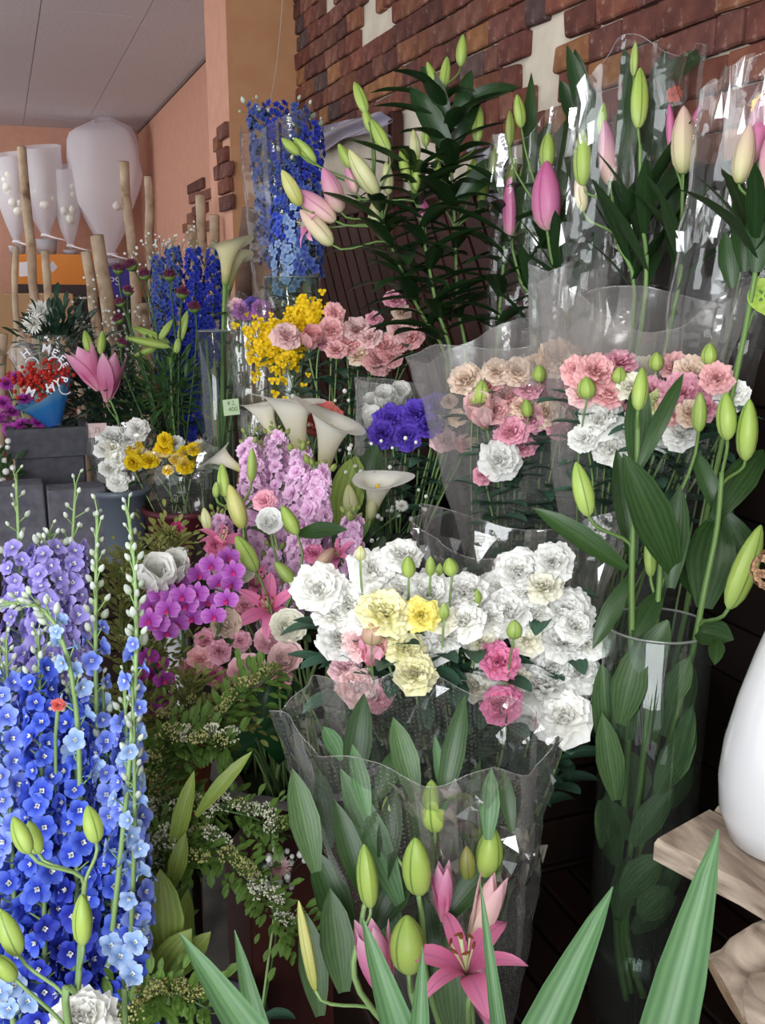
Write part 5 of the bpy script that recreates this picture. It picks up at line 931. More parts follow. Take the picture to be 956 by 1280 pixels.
def spirea(label, path, n, cols, cs=.03, leafn=150, leafmat=None, lsz=.019, base=None, spread=.02, group='spirea branches', name='spirea_branch'):
    base = sb+V((R.uniform(-.05, .05), R.uniform(-.05, .05), .015)) if base is None else base; t = thing(name, label, 'branch', base, group); W = [base]+[P(*q) for q in path]; pts = bez(W[:2]+W[1:2]+W[2:], 24) if 0 else None
    pts = []
    for i in range(len(W)-1):
        p0 = W[max(i-1, 0)]; p1, p2 = W[i], W[i+1]; p3 = W[min(i+2, len(W)-1)]
        for k in range(6): s = k/6; pts.append(.5*((2*p1)+(p2-p0)*s+(2*p0-5*p1+4*p2-p3)*s*s+(3*p1-p0-3*p2+p3)*s**3))
    pts.append(W[-1]); b = MB(); b.tube(pts, [.0028*(1.1-.6*i/len(pts)) for i in range(len(pts))], 5); lb = MB(); f0 = 5/len(pts)
    for k in range(int(leafn*1.5)):
        p, d = along(pts, R.uniform(f0, 1)); a = R.uniform(0, 6.28); x = d.orthogonal().normalized(); y = d.cross(x); rd = (x*math.cos(a)+y*math.sin(a)+d*.5).normalized(); q = p+rd*abs(R.gauss(0, spread)); m = MB(); petal(m, math.pi/2, 1, .5, 10, -20, 'ov', .2, nu=2, nv=3); lb.add(m, fr_y(q, (rd+UP*.3).normalized(), UP+tocam(q)*.5, lsz*R.uniform(.6, 1.3)))
    n = int(n*1.4)
    for k in range(n):
        u = f0+(1-f0)*(k+.7)/n; p, d = along(pts, u); s = (UP*.9+tocam(p)*.5+V((R.uniform(-.5, .5), R.uniform(-.5, .5), 0))).normalized(); q = p+s*.014+d.cross(UP)*R.uniform(-.016, .016); b.tube([p, q], .0008, 3, cap=False)
        part(t, 'flower_cluster', cluster(R.choice(cols)), fr_z(q, s, R.uniform(0, 6), cs*R.uniform(.75, 1.15)))
    wpart(t, 'stem', b, stemd); wpart(t, 'foliage', lb, leafmat or leafm('spirea leaf', '#48682C', '#7C9C46', .5, .3, 2), stuff=True); return t
spirea('spirea branch with the whitest clusters, reaching towards the planter', [(190, 1100, 1.36), (200, 1020, 1.36), (250, 1010, 1.35), (310, 1020, 1.34), (352, 1040, 1.33)], 15, 'wwg', leafn=240)
spirea('spirea branch hanging lowest towards the pale pink aster', [(200, 1120, 1.34), (245, 1050, 1.33), (300, 1090, 1.31), (335, 1130, 1.3), (370, 1168, 1.3)], 14, 'wwg', leafn=200)
spirea('spirea branch arching up below the blush ranunculus', [(195, 1080, 1.38), (215, 950, 1.38), (265, 910, 1.4), (300, 870, 1.42), (345, 842, 1.43)], 13, 'ggo', leafn=220)
spirea('spirea branch crossing behind the yellow green tulip leaf', [(190, 1060, 1.36), (200, 940, 1.36), (240, 925, 1.35), (285, 935, 1.34)], 10, 'gw', leafn=220)
spirea('spirea branch with unopened clusters beside the lower delphiniums', [(185, 1120, 1.34), (190, 1070, 1.33), (215, 1050, 1.32), (245, 1085, 1.3)], 9, 'ggw', leafn=180)
spirea('spirea branch along the bottom edge beside the strap leaves', [(160, 1330, 1.16), (170, 1262, 1.14), (210, 1240, 1.13), (262, 1262, 1.12)], 11, 'gog', leafn=160)
olm = leafm('olive foliage', '#5C6632', '#929450', .6, .25, 2)
for i, (pth, lab) in enumerate((([(185, 880, 1.52), (180, 760, 1.52), (168, 690, 1.52)], 'tallest bushy olive green spray behind the delphiniums'), ([(195, 900, 1.5), (205, 800, 1.52), (210, 690, 1.54), (213, 672, 1.54)], 'bushy olive green spray beside the purple orchids'), ([(170, 900, 1.46), (155, 790, 1.48), (148, 710, 1.48)], 'bushy olive green spray touching the lavender delphiniums'), ([(215, 960, 1.44), (195, 900, 1.44), (165, 860, 1.44)], 'low bushy olive spray under the dark purple orchids'), ([(215, 980, 1.46), (232, 900, 1.46), (238, 850, 1.46)], 'olive spray below the purple orchid florets'), ([(230, 980, 1.46), (262, 900, 1.45), (300, 880, 1.45)], 'olive spray reaching under the pink arrangement'))):
    spirea(lab, pth, 8, 'oog', .024, 260, olm, .014, V((.12+.03*(i % 3), 1.36+.02*(i//3), .0)) if 0 else sb+V((-.04+.03*(i % 3), .03+.01*(i//3), .015)), .028, 'bushy olive sprays')
tlp = thing('tulip_plant', 'broad yellow green pointed leaves between the delphiniums and spirea', 'leaves', sb+V((-.03, -.04, .014)), None); b = MB(); b.tube(stem_path(WM[tlp.name].translation, P(205, 1200, 1.24), UP), .004, 5); wpart(tlp, 'stem', b, stemp)
for q in [((208, 1205), (200, 1085), 52, 1.22), ((245, 1020), (316, 938), 20, 1.28), ((215, 1070), (243, 962), 22, 1.3), ((190, 1240), (240, 1160), 44, 1.2), ((220, 1220), (264, 1164), 30, 1.22), ((190, 1160), (175, 1090), 30, 1.24), ((215, 1110), (232, 1040), 24, 1.28), ((225, 1200), (235, 1110), 26, 1.3)]: pxleaf(tlp, q[0], q[1], q[2], q[3], mat=L_yel, droop=30, shape='lanc')
flower('pink_aster', 'pale pink aster with baby breath beside the dotted sleeve', 'flower', sb+V((.06, .0, .014)), P(348, 1082, 1.36), 34*1.36/F, 'mum', 'soft_pink', leaves=2)
gyps('fine white baby breath beside the pale pink aster', sb+V((.05, .01, .014)), [(R.uniform(328, 366), R.uniform(1062, 1110)) for _ in range(14)], 1.36, n=2)
wbk = P(216, 694, 2.0); pot('flower_bucket', 'tall white bucket whose rim shows behind the purple orchids', 'bucket', V((wbk.x, wbk.y, 0)), .028, .03, wbk.z+.01, 'white', rim=.002)
flower('pompon_dahlia', 'small round magenta bloom above the white bucket rim', 'flower', V((wbk.x, wbk.y, .014)), P(222, 660, 2.02), 20*2.02/F, 'ran', 'mag_pink', leaves=4, lsize=.04, lmat=L_lily)

# ================================================================ left back: potted and bucketed flowers on the low table
TZ = .6205
def at_table(x, y, D, z=TZ): p = P(x, y, D); return V((p.x, p.y, z))
def box_thing(name, label, cat, a, b, mat, group=None, pname='box_body'):
    t = thing(name, label, cat, ((a[0]+b[0])/2, (a[1]+b[1])/2, a[2]), group); m = MB(); m.box(a, b, j=.001); wpart(t, pname, m, mat, smooth=False, bevel=.004); return t
rb = at_table(232, 640, 2.97); rz = P(232, 630, 2.97).z; pot('flower_pot', 'dark red plastic pot of yellow ranunculus on the rear table', 'flower pot', rb, .10, .125, rz-TZ, 'red')
bunch([(166, 558, 28, 'bright_yellow'), (187, 573, 28, 'bright_yellow'), (205, 559, 26, 'bright_yellow'), (168, 577, 24, 'bright_yellow'), (207, 549, 22, 'bright_yellow'), (234, 566, 28, 'bright_yellow'), (232, 580, 26, 'bright_yellow'), (222, 572, 22, 'bright_yellow'), (209, 587, 16, 'bright_yellow'), (242, 560, 20, 'bright_yellow')], rb, .06, 2.92, 'the yellow cluster', 'round ranunculus', group='yellow ranunculus', gap=9, leaves=5, lmat=L_lily, lsize=.06)
bunch([(262, 566, 30, 'cream'), (250, 560, 26, 'cream'), (219, 552, 24, 'white'), (272, 578, 24, 'cream'), (256, 580, 22, 'cream')], rb+V((.05, .03, 0)), .03, 2.98, 'the pale rear cluster', 'round ranunculus', group='pale ranunculus beside the yellow ones', gap=9, leaves=4, lmat=L_lily)
wb2 = at_table(150, 640, 2.98); wz2 = P(150, 598, 2.98).z; pot('flower_bucket', 'frosted plastic bucket of white ranunculus on the rear table', 'bucket', wb2, .075, .09, max(.15, wz2-TZ-.02), 'paleb')
bunch([(142, 544, 40, 'white'), (172, 535, 30, 'white'), (147, 571, 32, 'white'), (137, 584, 28, 'white'), (148, 601, 30, 'white'), (130, 560, 26, 'white'), (160, 548, 28, 'white'), (140, 558, 30, 'cream')], wb2, .04, 2.93, 'the white cluster by the card', 'round ranunculus', group='white ranunculus', gap=11, leaves=4, lmat=L_lily)
sleeve('clear film sleeve around the white ranunculus', wb2+V((0, 0, .06)), P(150, 540, 2.97), .06, .10, film, .6, edge=lambda u: .03*math.sin(6*math.pi*u), pleat=.06, crump=.015, seed=61)
sleeve('clear film sleeve around the yellow ranunculus', rb+V((0, 0, .10)), P(222, 560, 2.97), .07, .145, film, .5, edge=lambda u: .02*math.sin(6*math.pi*u), pleat=.06, crump=.015, seed=63)
# grey planter with bouquets
gp = at_table(62, 575, 3.2); gz = P(62, 532, 3.12).z; t = thing('square_planter', 'square dark grey planter with a thick rim on the rear table', 'planter', gp); sm = vesselm('stone')
b = MB(); b.box((gp.x-.105, gp.y-.105, TZ), (gp.x+.105, gp.y+.105, gz-.09)); wpart(t, 'planter_body', b, sm, smooth=False, bevel=.006)
b = MB()
for a_, c_ in (((-.125, -.125), (.125, -.10)), ((-.125, .10), (.125, .125)), ((-.125, -.10), (-.10, .10)), ((.10, -.10), (.125, .10))): b.box((gp.x+a_[0], gp.y+a_[1], gz-.09), (gp.x+c_[0], gp.y+c_[1], gz))
wpart(t, 'rim', b, sm, smooth=False); b = MB(); b.box((gp.x-.099, gp.y-.099, gz-.09), (gp.x+.099, gp.y+.099, gz-.03)); wpart(t, 'soil', b, plain('potting soil', '#2A1E16', .95, nscale=80, bump=.5), smooth=False)
gpb = V((gp.x, gp.y, gz-.0295))
for i, (x, y, w, h, lab) in enumerate(((24, 628, 60, 52, 'grey stone block left of the other under the square planter'), (96, 630, 70, 48, 'grey stone block right of the other under the square planter'))):
    D = 2.92; p = P(x, y, D); s = D/F; box_thing('stone_block', lab, 'stone block', (p.x-w*s/2, p.y-.05, TZ), (p.x+w*s/2, p.y+.05, P(x, y-h/2, D).z), plain('grey stone', '#6A6870', .9, nscale=35, c2='#56545C', bump=.4), 'grey stone blocks', 'block_body')
def bushy(name, label, cat, base, cx, cy, D, rx, ry, n, lsz, mat, group=None, ratio=.35, shape='ov'):
    t = thing(name, label, cat, base, group); b = MB(); c = P(cx, cy, D); b.tube(stem_path(base, c, UP), .003, 5); l = MB()
    for k in range(n):
        u = V((R.gauss(0, .45), R.gauss(0, .45), R.gauss(0, .45))); q = c+(rgt*u.x*rx+upv*u.y*ry+fwd*u.z*(rx+ry)/2)*(D/F); m = MB(); petal(m, math.pi/2, 1, ratio, 10, -30, shape, .2, nu=2, nv=4); d = ((q-c).normalized()+UP*.5+V((R.uniform(-.5, .5), R.uniform(-.5, .5), R.uniform(-.3, .5)))).normalized(); l.add(m, fr_y(q, d, UP+tocam(q)*.4, lsz*R.uniform(.6, 1.3)))
    for k in range(10): u = V((R.gauss(0, .4), R.gauss(0, .4), 0)); b.tube([base.lerp(c, .6), c+(rgt*u.x*rx+upv*u.y*ry)*(D/F)], .0015, 3, cap=False)
    wpart(t, 'stem', b, stemd); wpart(t, 'foliage', l, mat, stuff=True); return t
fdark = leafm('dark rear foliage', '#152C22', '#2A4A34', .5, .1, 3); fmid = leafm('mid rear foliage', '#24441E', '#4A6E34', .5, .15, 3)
flower('spider_mum', 'white shaggy chrysanthemum facing up at the far left, the larger one', 'flower', gpb, P(55, 388, 3.15), 40*3.15/F, 'mum', 'white', leaves=0); flower('spider_mum', 'white shaggy chrysanthemum at the far left, lower smaller one', 'flower', gpb+V((-.02, 0, 0)), P(38, 402, 3.12), 34*3.12/F, 'mum', 'white', leaves=0, face=(-.5, -.6, .5))
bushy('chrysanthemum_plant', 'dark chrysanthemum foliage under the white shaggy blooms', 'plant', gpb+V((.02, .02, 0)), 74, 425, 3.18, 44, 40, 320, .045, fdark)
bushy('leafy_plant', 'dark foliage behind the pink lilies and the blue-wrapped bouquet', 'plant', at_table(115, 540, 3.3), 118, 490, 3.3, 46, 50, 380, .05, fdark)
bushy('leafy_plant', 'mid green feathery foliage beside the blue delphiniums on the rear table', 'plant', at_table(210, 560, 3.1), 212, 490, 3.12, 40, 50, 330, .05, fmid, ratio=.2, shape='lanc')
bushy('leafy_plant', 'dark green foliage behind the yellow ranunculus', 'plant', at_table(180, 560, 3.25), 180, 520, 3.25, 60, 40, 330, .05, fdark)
bushy('leafy_plant', 'small yellow flowered plant foliage at the left edge', 'plant', at_table(2, 610, 3.0), 2, 600, 3.0, 26, 40, 90, .04, fmid)
gyps('small yellow flowers at the left edge above the stone block', at_table(2, 610, 2.99), [(R.uniform(-6, 20), R.uniform(555, 640)) for _ in range(8)], 2.96, n=2, size=.01)
# magenta cluster
for i, (x, y) in enumerate(((8, 478), (22, 470), (4, 502), (16, 512), (48, 526), (12, 535), (30, 496), (-2, 520), (38, 540), (25, 528))): flower('magenta_aster', 'magenta aster, %s from the top in the cluster at the left edge' % ORD[sorted(range(10), key=lambda k: (478, 470, 502, 512, 526, 535, 496, 520, 540, 528)[k]).index(i)], 'flower', gpb+V((-.07, -.03, 0)), P(x, y, 3.1), 22*3.1/F, 'mum', 'magenta', 'magenta asters', leaves=2, lmat=L_lily)
# red bouquet in blue paper with printed film
rq = gpb+V((.02, -.05, 0)); bq = thing('wrapped_bouquet', 'red bouquet in blue paper and lettered clear film on the grey planter', 'bouquet', rq); D = 3.08
lettm = plain('printed white ink', '#D9D6DC', .6); bluep = petalm('blue paper', [(0, '#1E4E8E'), (.6, '#2A6CA8'), (1, '#6C9AB8')], .2, .5, .03)
def coneb(b, a, t, ra, rt, dep=.6, u0=0, u1=1, edge=None):
    ax = (t-a).normalized(); w = (rgt-ax*rgt.dot(ax)).normalized(); dd = w.cross(ax); rows = []
    for i in range(9):
        v = i/8; rows.append([a+ax*((t-a).length*v*(1+(edge(u) if edge else 0)*v))+(w*math.cos(u*6.283)+dd*math.sin(u*6.283)*dep)*(ra+(rt-ra)*v)*(1+.05*v*math.sin(11*u*6.283)) for u in [u0+(u1-u0)*j/40 for j in range(41)]])
    b.grid(rows)
pa, pt_ = P(68, 533, D), P(54, 487, D); b = MB(); coneb(b, pa, pt_, .02, .098, .55, edge=lambda u: -.35*math.sin(6.283*u)+.22*math.cos(6.283*u)); wpart(bq, 'paper', b, bluep)
b = MB(); coneb(b, pa, P(54, 436, D+.03), .022, .11, .5, edge=lambda u: .1*math.sin(6.283*u)); wpart(bq, 'film', b, film)
b = MB(); cc = P(48, 474, D-.02)
for k in range(210): u = V((R.gauss(0, .42), R.gauss(0, .42), R.gauss(0, .42))); b.ball(cc+rgt*u.x*.095+upv*(u.y*.055-u.x*-.012)+fwd*u.z*.04, R.uniform(.004, .0085), 6, 4)
wpart(bq, 'red_flowers', b, petalm('red berries', [(0, '#9E241E'), (1, '#C83A30')], .1, .5), stuff=True)
b = MB(); b.tube(stem_path(rq, cc, UP), .012, 6); wpart(bq, 'stems', b, stemd)
for ch, x, y, a, s in (('H', 32, 442, 38, 13), ('M', 58, 436, -8, 13), ('E', 68, 441, -20, 11), ('E', 77, 449, -40, 12), ('E', 81, 456, -60, 9), ('P', 80, 474, -100, 11), ('Y', 72, 479, 20, 12), ('H', 63, 485, 14, 14), ('M', 38, 490, -24, 13)):
    cu = text_mesh(ch, s*D/F*1.1, lettm, .0004, .0006)
    m = M((rgt, upv, -fwd)).transposed().to_4x4(); m.translation = P(x, y, D-.11); part(bq, 'letter', cu, m @ M.Rotation(rad(a), 4, 'Z'))
for x, y, r, a0, a1 in ((40, 455, 8, 0, 170), (68, 455, 9, -60, 150), (70, 492, 12, 110, 170), (82, 485, 8, 150, 320)):
    b = MB(); b.tube([P(x+r*math.cos(rad(a)), y-r*math.sin(rad(a)), D-.105) for a in [a0+(a1-a0)*k/10 for k in range(11)]], .0026, 4); wpart(bq, 'printed_arc', b, lettm)
# pink lilies of the rear table
lb = at_table(150, 560, 3.06); pot('flower_bucket', 'black bucket of two open pink lilies on the rear table', 'bucket', lb, .05, .06, .16, 'black')
lily('pink lily with two open trumpets and green buds on the rear table', lb+V((0, 0, .014)), [(150, 545, 3.06), (142, 510, 3.04), (132, 492, 3.04)], halfs=[(112, 462, 58, 42, -26, 'lily_pink'), (138, 472, 62, 40, 8, 'lily_pink')], buds=[(110, 428, 30, 12, -10, 'lime'), (127, 428, 30, 11, 6, 'lime'), (96, 453, 26, 10, -50, 'cream')], nleaf=6, ls=.1)
gyps('airy spray of tiny white blossoms left of the bare poles', at_table(130, 560, 3.3), [(R.gauss(120, 26), R.gauss(425, 32)) for _ in range(46)], 3.3, n=3, spread=.02)
gyps('airy spray of tiny white blossoms below the maroon drumstick flowers', at_table(165, 560, 3.25), [(R.gauss(165, 24), R.gauss(455, 36)) for _ in range(46)], 3.25, n=3, spread=.02)
gyps('thin pale spray above the blue delphiniums on the rear table', at_table(215, 560, 3.3), [(R.uniform(165, 240), R.uniform(285, 345)) for _ in range(34)], 3.35, n=2, spread=.015)
# green budded lily + drumsticks + blue delphiniums
gb = at_table(225, 540, 3.12); pot('flower_bucket', 'dark bucket of green lily buds and drumstick flowers on the rear table', 'bucket', gb, .07, .085, .2, 'stone')
lily('budded lily with long pale green buds spread sideways below the drumstick flowers', gb+V((0, 0, .014)), [(216, 520, 3.1), (214, 470, 3.08), (212, 445, 3.08)], buds=[(188, 418, 52, 11, -66, 'lime'), (185, 429, 56, 11, -80, 'lime'), (182, 440, 30, 9, -112, 'lime'), (230, 408, 40, 11, 16, 'lime'), (208, 412, 30, 9, 34, 'lime'), (222, 432, 20, 9, 10, 'lime')], nleaf=10, ls=.1)
def bl_drum(c, var):
    b = MB(); b.ball((0, 0, .42), .4, 10, 7, 0, .9); b2 = LRND
    for k in range(60):
        th = math.acos(1-1.0*b2.random()); ph = b2.uniform(0, 6.28); d = V((math.sin(th)*math.cos(ph), math.sin(th)*math.sin(ph), math.cos(th))); b.tube([V((0, 0, .46))+d*.3, V((0, 0, .46))+d*.52], [.05, .02], 4, 1)
    b.lathe([(.02, 0), (.2, .06), (.42, .3), (.45, .46), (.38, .5)], 12, 2); return b.norm().mesh('bloom', [plain('maroon core', '#4A1E30', .7), plain('maroon tuft', '#6E2A48', .7), plain('green bracts', '#5C7834', .6)]), .35
KIND['drum'] = bl_drum; NV['drum'] = 1
dr = [(148, 338, 17), (165, 333, 19), (181, 345, 17), (212, 346, 18), (160, 365, 16), (151, 379, 15), (228, 368, 18), (243, 386, 18), (149, 400, 16), (152, 430, 14)]
for i, (x, y, d) in enumerate(dr): flower('drumstick_allium', 'maroon and green drumstick flower, %s from left of the curling group' % ORD[sorted(range(10), key=lambda k: dr[k][0]).index(i)], 'flower', gb+V((R.uniform(-.03, .03), R.uniform(-.03, .03), .014)), P(x, y, 3.05+R.uniform(-.05, .05)), d*3.05/F, 'drum', 'green', 'drumstick flowers', face=(R.uniform(-.6, .3), -.3, .8), leaves=0, stem_mat=stemd, sr=.0028)
bb = at_table(245, 540, 3.3); pot('flower_bucket', 'grey bucket of the deep blue delphiniums on the rear table', 'bucket', bb, .07, .085, .2, 'grey')
for i, (x0, y0, x1, y1, w, n, c, lab) in enumerate(((205, 480, 196, 345, 34, 60, ['indigo_blue'], 'indigo delphinium nearest the maroon drumstick flowers'), (225, 500, 216, 330, 40, 80, ['deep_blue', 'indigo_blue'], 'indigo delphinium behind the drumstick flowers'), (245, 520, 242, 332, 42, 90, ['deep_blue'], 'deep blue delphinium in the middle of the rear group'), (262, 520, 268, 335, 44, 95, ['deep_blue'], 'deep blue delphinium beside the tall cream calla'), (240, 570, 250, 420, 44, 80, ['deep_blue'], 'deep blue delphinium lowest in the rear group'))):
    W = [bb+V((R.uniform(-.03, .03), R.uniform(-.03, .03), .014)), P(x0, y0, 3.28), P((x0+x1)/2, (y0+y1)/2, 3.28), P(x1, y1-30, 3.28)]; r = w*3.28/F/2*.85; spike('delphinium', lab, 'delphinium', W, lambda s, r=r: r*(1-.5*s), n, 'delph', c, .42, .97, .03, 'deep blue delphiniums on the rear table', .003, 8, 'white', (.006, .009), merged=True)
# tall calla in glass vase, violet sleeve
gv = at_table(272, 520, 2.95); gh = P(270, 412, 2.95).z-TZ; cylinder_vase('tall clear glass vase of callas on the rear table', gv, .05, gh, .18)
calla('tall cream calla lily standing high against the pillar', gv+V((0, 0, .02)), 284, 322, 66, 6, 2.93, 20, callay, .15, None, .006)
calla('cream calla lily hidden behind the tallest one', gv+V((.01, .02, .02)), 290, 335, 56, 10, 3.0, 40, callay, .15, None, .006)
for k in range(5):
    t = thing('cut_calla', 'bare green stem in the tall calla vase, %s from the left' % ORD[k], 'cut stem', gv+V((R.uniform(-.02, .02), R.uniform(-.02, .02), .018)), 'bare stems in the calla vase'); b = MB(); b.tube(stem_path(WM[t.name].translation, P(258+10*k, 430+R.uniform(-20, 20), 2.95+R.uniform(-.02, .02)), UP), .004, 6); wpart(t, 'stalk', b, stemm)
vb2 = at_table(318, 540, 2.92); pot('flower_bucket', 'black bucket of film-wrapped violet lisianthus on the rear table', 'bucket', vb2, .05, .06, .14, 'black')
bunch([(304, 386, 28, 'purple'), (326, 384, 28, 'purple'), (316, 380, 24, 'violet'), (296, 380, 22, 'blush')], vb2, .03, 2.9, 'the violet bunch by the pillar', group='wrapped violet lisianthus', gap=50, leaves=8, lmat=L_lily, lsize=.08, lrange=(.3, .9))
sleeve('crumpled clear film sleeve round the violet lisianthus by the pillar', vb2+V((0, 0, .03)), P(314, 376, 2.9), .04, .068, film, .7, edge=lambda u: .03*math.sin(4*math.pi*u), pleat=.08, crump=.035, seed=71, crinkle=.35)
# price cards
def card(label, x, y, w, h, ang, D, mat, lines):
    p = P(x, y, D); t = thing('price_card', label, 'price card', V((p.x, p.y, TZ))); m = M((rgt, upv, -fwd)).transposed().to_4x4(); m.translation = p; m = m @ M.Rotation(rad(ang), 4, 'Z'); s = D/F; b = MB(); b.box((-w*s/2, -h*s/2, -.0006), (w*s/2, h*s/2, .0006)); part(t, 'card', b.mesh('card', mat, False), m)
    b = MB(); b.tube([V((p.x, p.y, TZ)), p+fwd*.004], .0011, 5); wpart(t, 'stick', b, plain('green wire', '#3E5A40', .5))
    for tx, dx, dy, sz in lines:
        cu = text_mesh(tx, sz*s, plain('pencil ink', '#59664E', .8), .0002); part(t, 'lettering', cu, m @ M.Translation((dx*s, dy*s, .0012)))
card('pale green price card with pencilled figures in front of the glass vase', 289, 509, 20, 20, 6, 2.86, plain('pale green card', '#BCD0A8', .8), [('\u00a5 2', 0, 5, 7), ('400', 2, -3, 8)])
card('pale pink price card beside the white ranunculus', 122, 538, 23, 18, 2, 2.98, plain('pale pink card', '#C3A9A8', .8), [('\u2229', 0, 0, 10)])
# blue delphinium sleeve by the pillar
sv = at_table(366, 430, 3.05); sh = P(372, 346, 3.05).z-TZ; cylinder_vase('tall clear glass cylinder holding the wrapped blue delphiniums by the pillar', sv, .085, sh, .3)
for i, (x0, y0, x1, y1, w, n, c, lab) in enumerate(((350, 300, 322, 140, 44, 90, ['indigo_blue'], 'wrapped blue delphinium leaning towards the bricks on the pillar'), (360, 300, 345, 140, 46, 90, ['indigo_blue', 'deep_blue'], 'wrapped deep blue delphinium below the hanging cord'), (370, 300, 372, 145, 46, 90, ['deep_blue', 'indigo_blue'], 'wrapped deep blue delphinium nearest the unwrapped lily buds'), (362, 330, 350, 215, 40, 70, ['sky', 'blue', 'indigo_blue'], 'wrapped mid blue delphinium lowest in the film'), (372, 310, 368, 195, 36, 60, ['sky', 'indigo_blue'], 'wrapped lighter blue delphinium in the middle'), (385, 310, 392, 165, 40, 70, ['indigo_blue', 'deep_blue'], 'wrapped blue delphinium behind the cream and pink lily buds'))):
    D = 3.08-.02*i; W = [sv+V((R.uniform(-.05, .05), R.uniform(-.05, .05), .018)), P(x0, y0+60, D), P((x0+x1)/2, (y0+y1)/2+30, D), P(x1, y1-10, D)]; r = w*D/F/2*.9; spike('delphinium', lab, 'delphinium', W, lambda s, r=r: r*(1-.3*s), n, 'delph', c, .50, .99, .03, 'wrapped blue delphiniums by the pillar', .0025, 6, 'white', (.006, .009), merged=True, leaves=8, lsize=.12)
sleeve('tall clear film sleeve round the blue delphiniums by the pillar', sv+V((0, 0, .2)), P(347, 160, 3.06), .075, .122, film, .6, edge=lambda u: .03*math.sin(4*math.pi*u), pleat=.04, crump=.016, seed=77, power=.7)
hc = thing('hanging_cord', 'thin pale cord hanging from the ceiling to the wrapped delphiniums', 'cord', V((P(352, 0, 3.6).x, P(352, 0, 3.6).y, CZ))); b = MB(); b.tube(bez([V((P(356, -40, 3.6).x, P(356, -40, 3.6).y, CZ+.002)), P(354, 20, 3.5), P(345, 110, 3.3), P(331, 152, 3.1)], 16), .0014, 4); wpart(hc, 'cord', b, plain('pale cord', '#D8D2C8', .8))

# ================================================================ bare poles, and the far wall
def barkm():
    m, nt, out = newmat('birch bark'); t = nd(nt, 'ShaderNodeTexCoord'); mp = nd(nt, 'ShaderNodeMapping'); mp.inputs['Scale'].default_value = (16, 16, 13); nt.links.new(t.outputs['Object'], mp.inputs[0]); n = nd(nt, 'ShaderNodeTexNoise'); n.inputs['Scale'].default_value = 1; n.inputs['Detail'].default_value = 5; nt.links.new(mp.outputs[0], n.inputs[0])
    c = ramp(nt, [(.3, '#6E5A48'), (.42, '#A48C74'), (.7, '#C0AC94')], n.outputs[0]); soft(nt, out, c, .85, 0, .15, bump_of(nt, n.outputs[0], .5, .006)); return m
bark = barkm(); darkbark = plain('brown bark', '#5E4438', .9, nscale=14, c2='#7A6052', bump=.5)
for i, (x, y, x2, y2, w, D, lab, dk) in enumerate(((27, 184, 40, 330, 12, 4.3, 'tallest birch pole, standing before the white orchid bags', 0), (20, 309, 20, 430, 8, 4.2, 'thin birch pole left of the tallest one', 0), (56, 314, 62, 385, 10, 4.2, 'birch pole in front of the orange box', 0), (107, 315, 118, 385, 13, 4.1, 'birch pole with a pale cut top left of the thickest pole', 0), (121, 295, 137, 400, 18, 4.0, 'thickest birch pole, right of the orange box', 0), (155, 203, 168, 330, 13, 4.4, 'birch pole before the biggest white bag', 0), (185, 221, 190, 330, 11, 4.5, 'birch pole along the right side of the biggest white bag', 0),
    (27, 415, 30, 480, 13, 3.9, 'short birch pole below the white chrysanthemums', 0), (4, 418, 2, 480, 12, 3.9, 'short birch pole cut by the left edge', 0), (206, 330, 214, 420, 18, 4.2, 'birch pole behind the drumstick flowers', 0), (250, 245, 256, 380, 13, 4.1, 'slim pole rising beside the bricks on the rear wall', 0), (268, 270, 276, 400, 13, 4.0, 'slim pole behind the tall cream calla', 0), (240, 282, 244, 400, 12, 4.2, 'knotted pole behind the blue delphiniums', 0), (312, 262, 298, 420, 20, 3.75, 'brown barked branch leaning against the pillar', 1), (95, 395, 100, 470, 12, 4.1, 'birch pole behind the spray of white blossoms', 0), (178, 380, 186, 470, 14, 4.1, 'birch pole behind the green lily buds', 0), (45, 420, 48, 480, 10, 4.0, 'thin birch pole behind the blue-wrapped bouquet', 0))):
    a, c = P(x, y, D), P(x2, y2, D); d = (c-a); f = a+d*(a.z/(a.z-c.z)) if a.z > c.z+.01 else V((a.x, a.y, 0)); f = V((a.x+max(-.25, min(.25, f.x-a.x)), a.y+max(-.25, min(.25, f.y-a.y)), 0)); t = thing('birch_pole' if not dk else 'bare_branch', lab, 'pole', f, None if dk else 'bare birch poles'); q = random.Random(i); r = w*D/F/2; n = 14
    pts = [f.lerp(a, k/n)+V((q.uniform(-.006, .006), q.uniform(-.006, .006), 0))*(1 if 0 < k < n else 0) for k in range(n+1)]; b = MB(); b.tube(pts, [r*(1.12-.16*k/n)*q.uniform(.94, 1.06) for k in range(n+1)], 12, cap=False); wpart(t, 'trunk', b, darkbark if dk else bark)
    ax = (pts[-1]-pts[-2]).normalized(); xx = ax.orthogonal().normalized(); yy = ax.cross(xx); b = MB(); b.grid([[pts[-1]+ax*.002+(xx*math.cos(u*math.pi/6)+yy*math.sin(u*math.pi/6))*r*.95*k for u in range(13)] for k in (.01, 1)]); wpart(t, 'cut_end', b, endg)
DB = 7.7; ct = P(60, 372, DB); cz = ct.z; y0 = 7.75; box_thing('back_counter', 'long dark cabinet along the back wall below the boxes', 'cabinet', (-1.2, y0, 0), (1.08, 8.55, cz), plain('dark cabinet', '#2A2426', .6), pname='cabinet_body')
def backbox(name, label, cat, x0, x1, yt, yb, dep, mat, D=DB, z0=None): a = P(x0, yb, D); b_ = P(x1, yt, D); ym = y0+.08; return box_thing(name, label, cat, (a.x, ym, (cz if z0 is None else z0)+.0005), (b_.x, ym+dep, b_.z), mat)
ob2 = backbox('orange_box', 'orange cardboard box with a grey diamond mark on the back cabinet', 'box', 22, 110, 320, 372, .34, plain('orange card', '#D98A3C', .7, nscale=3, c2='#CF8034')); oz = P(60, 320, DB).z
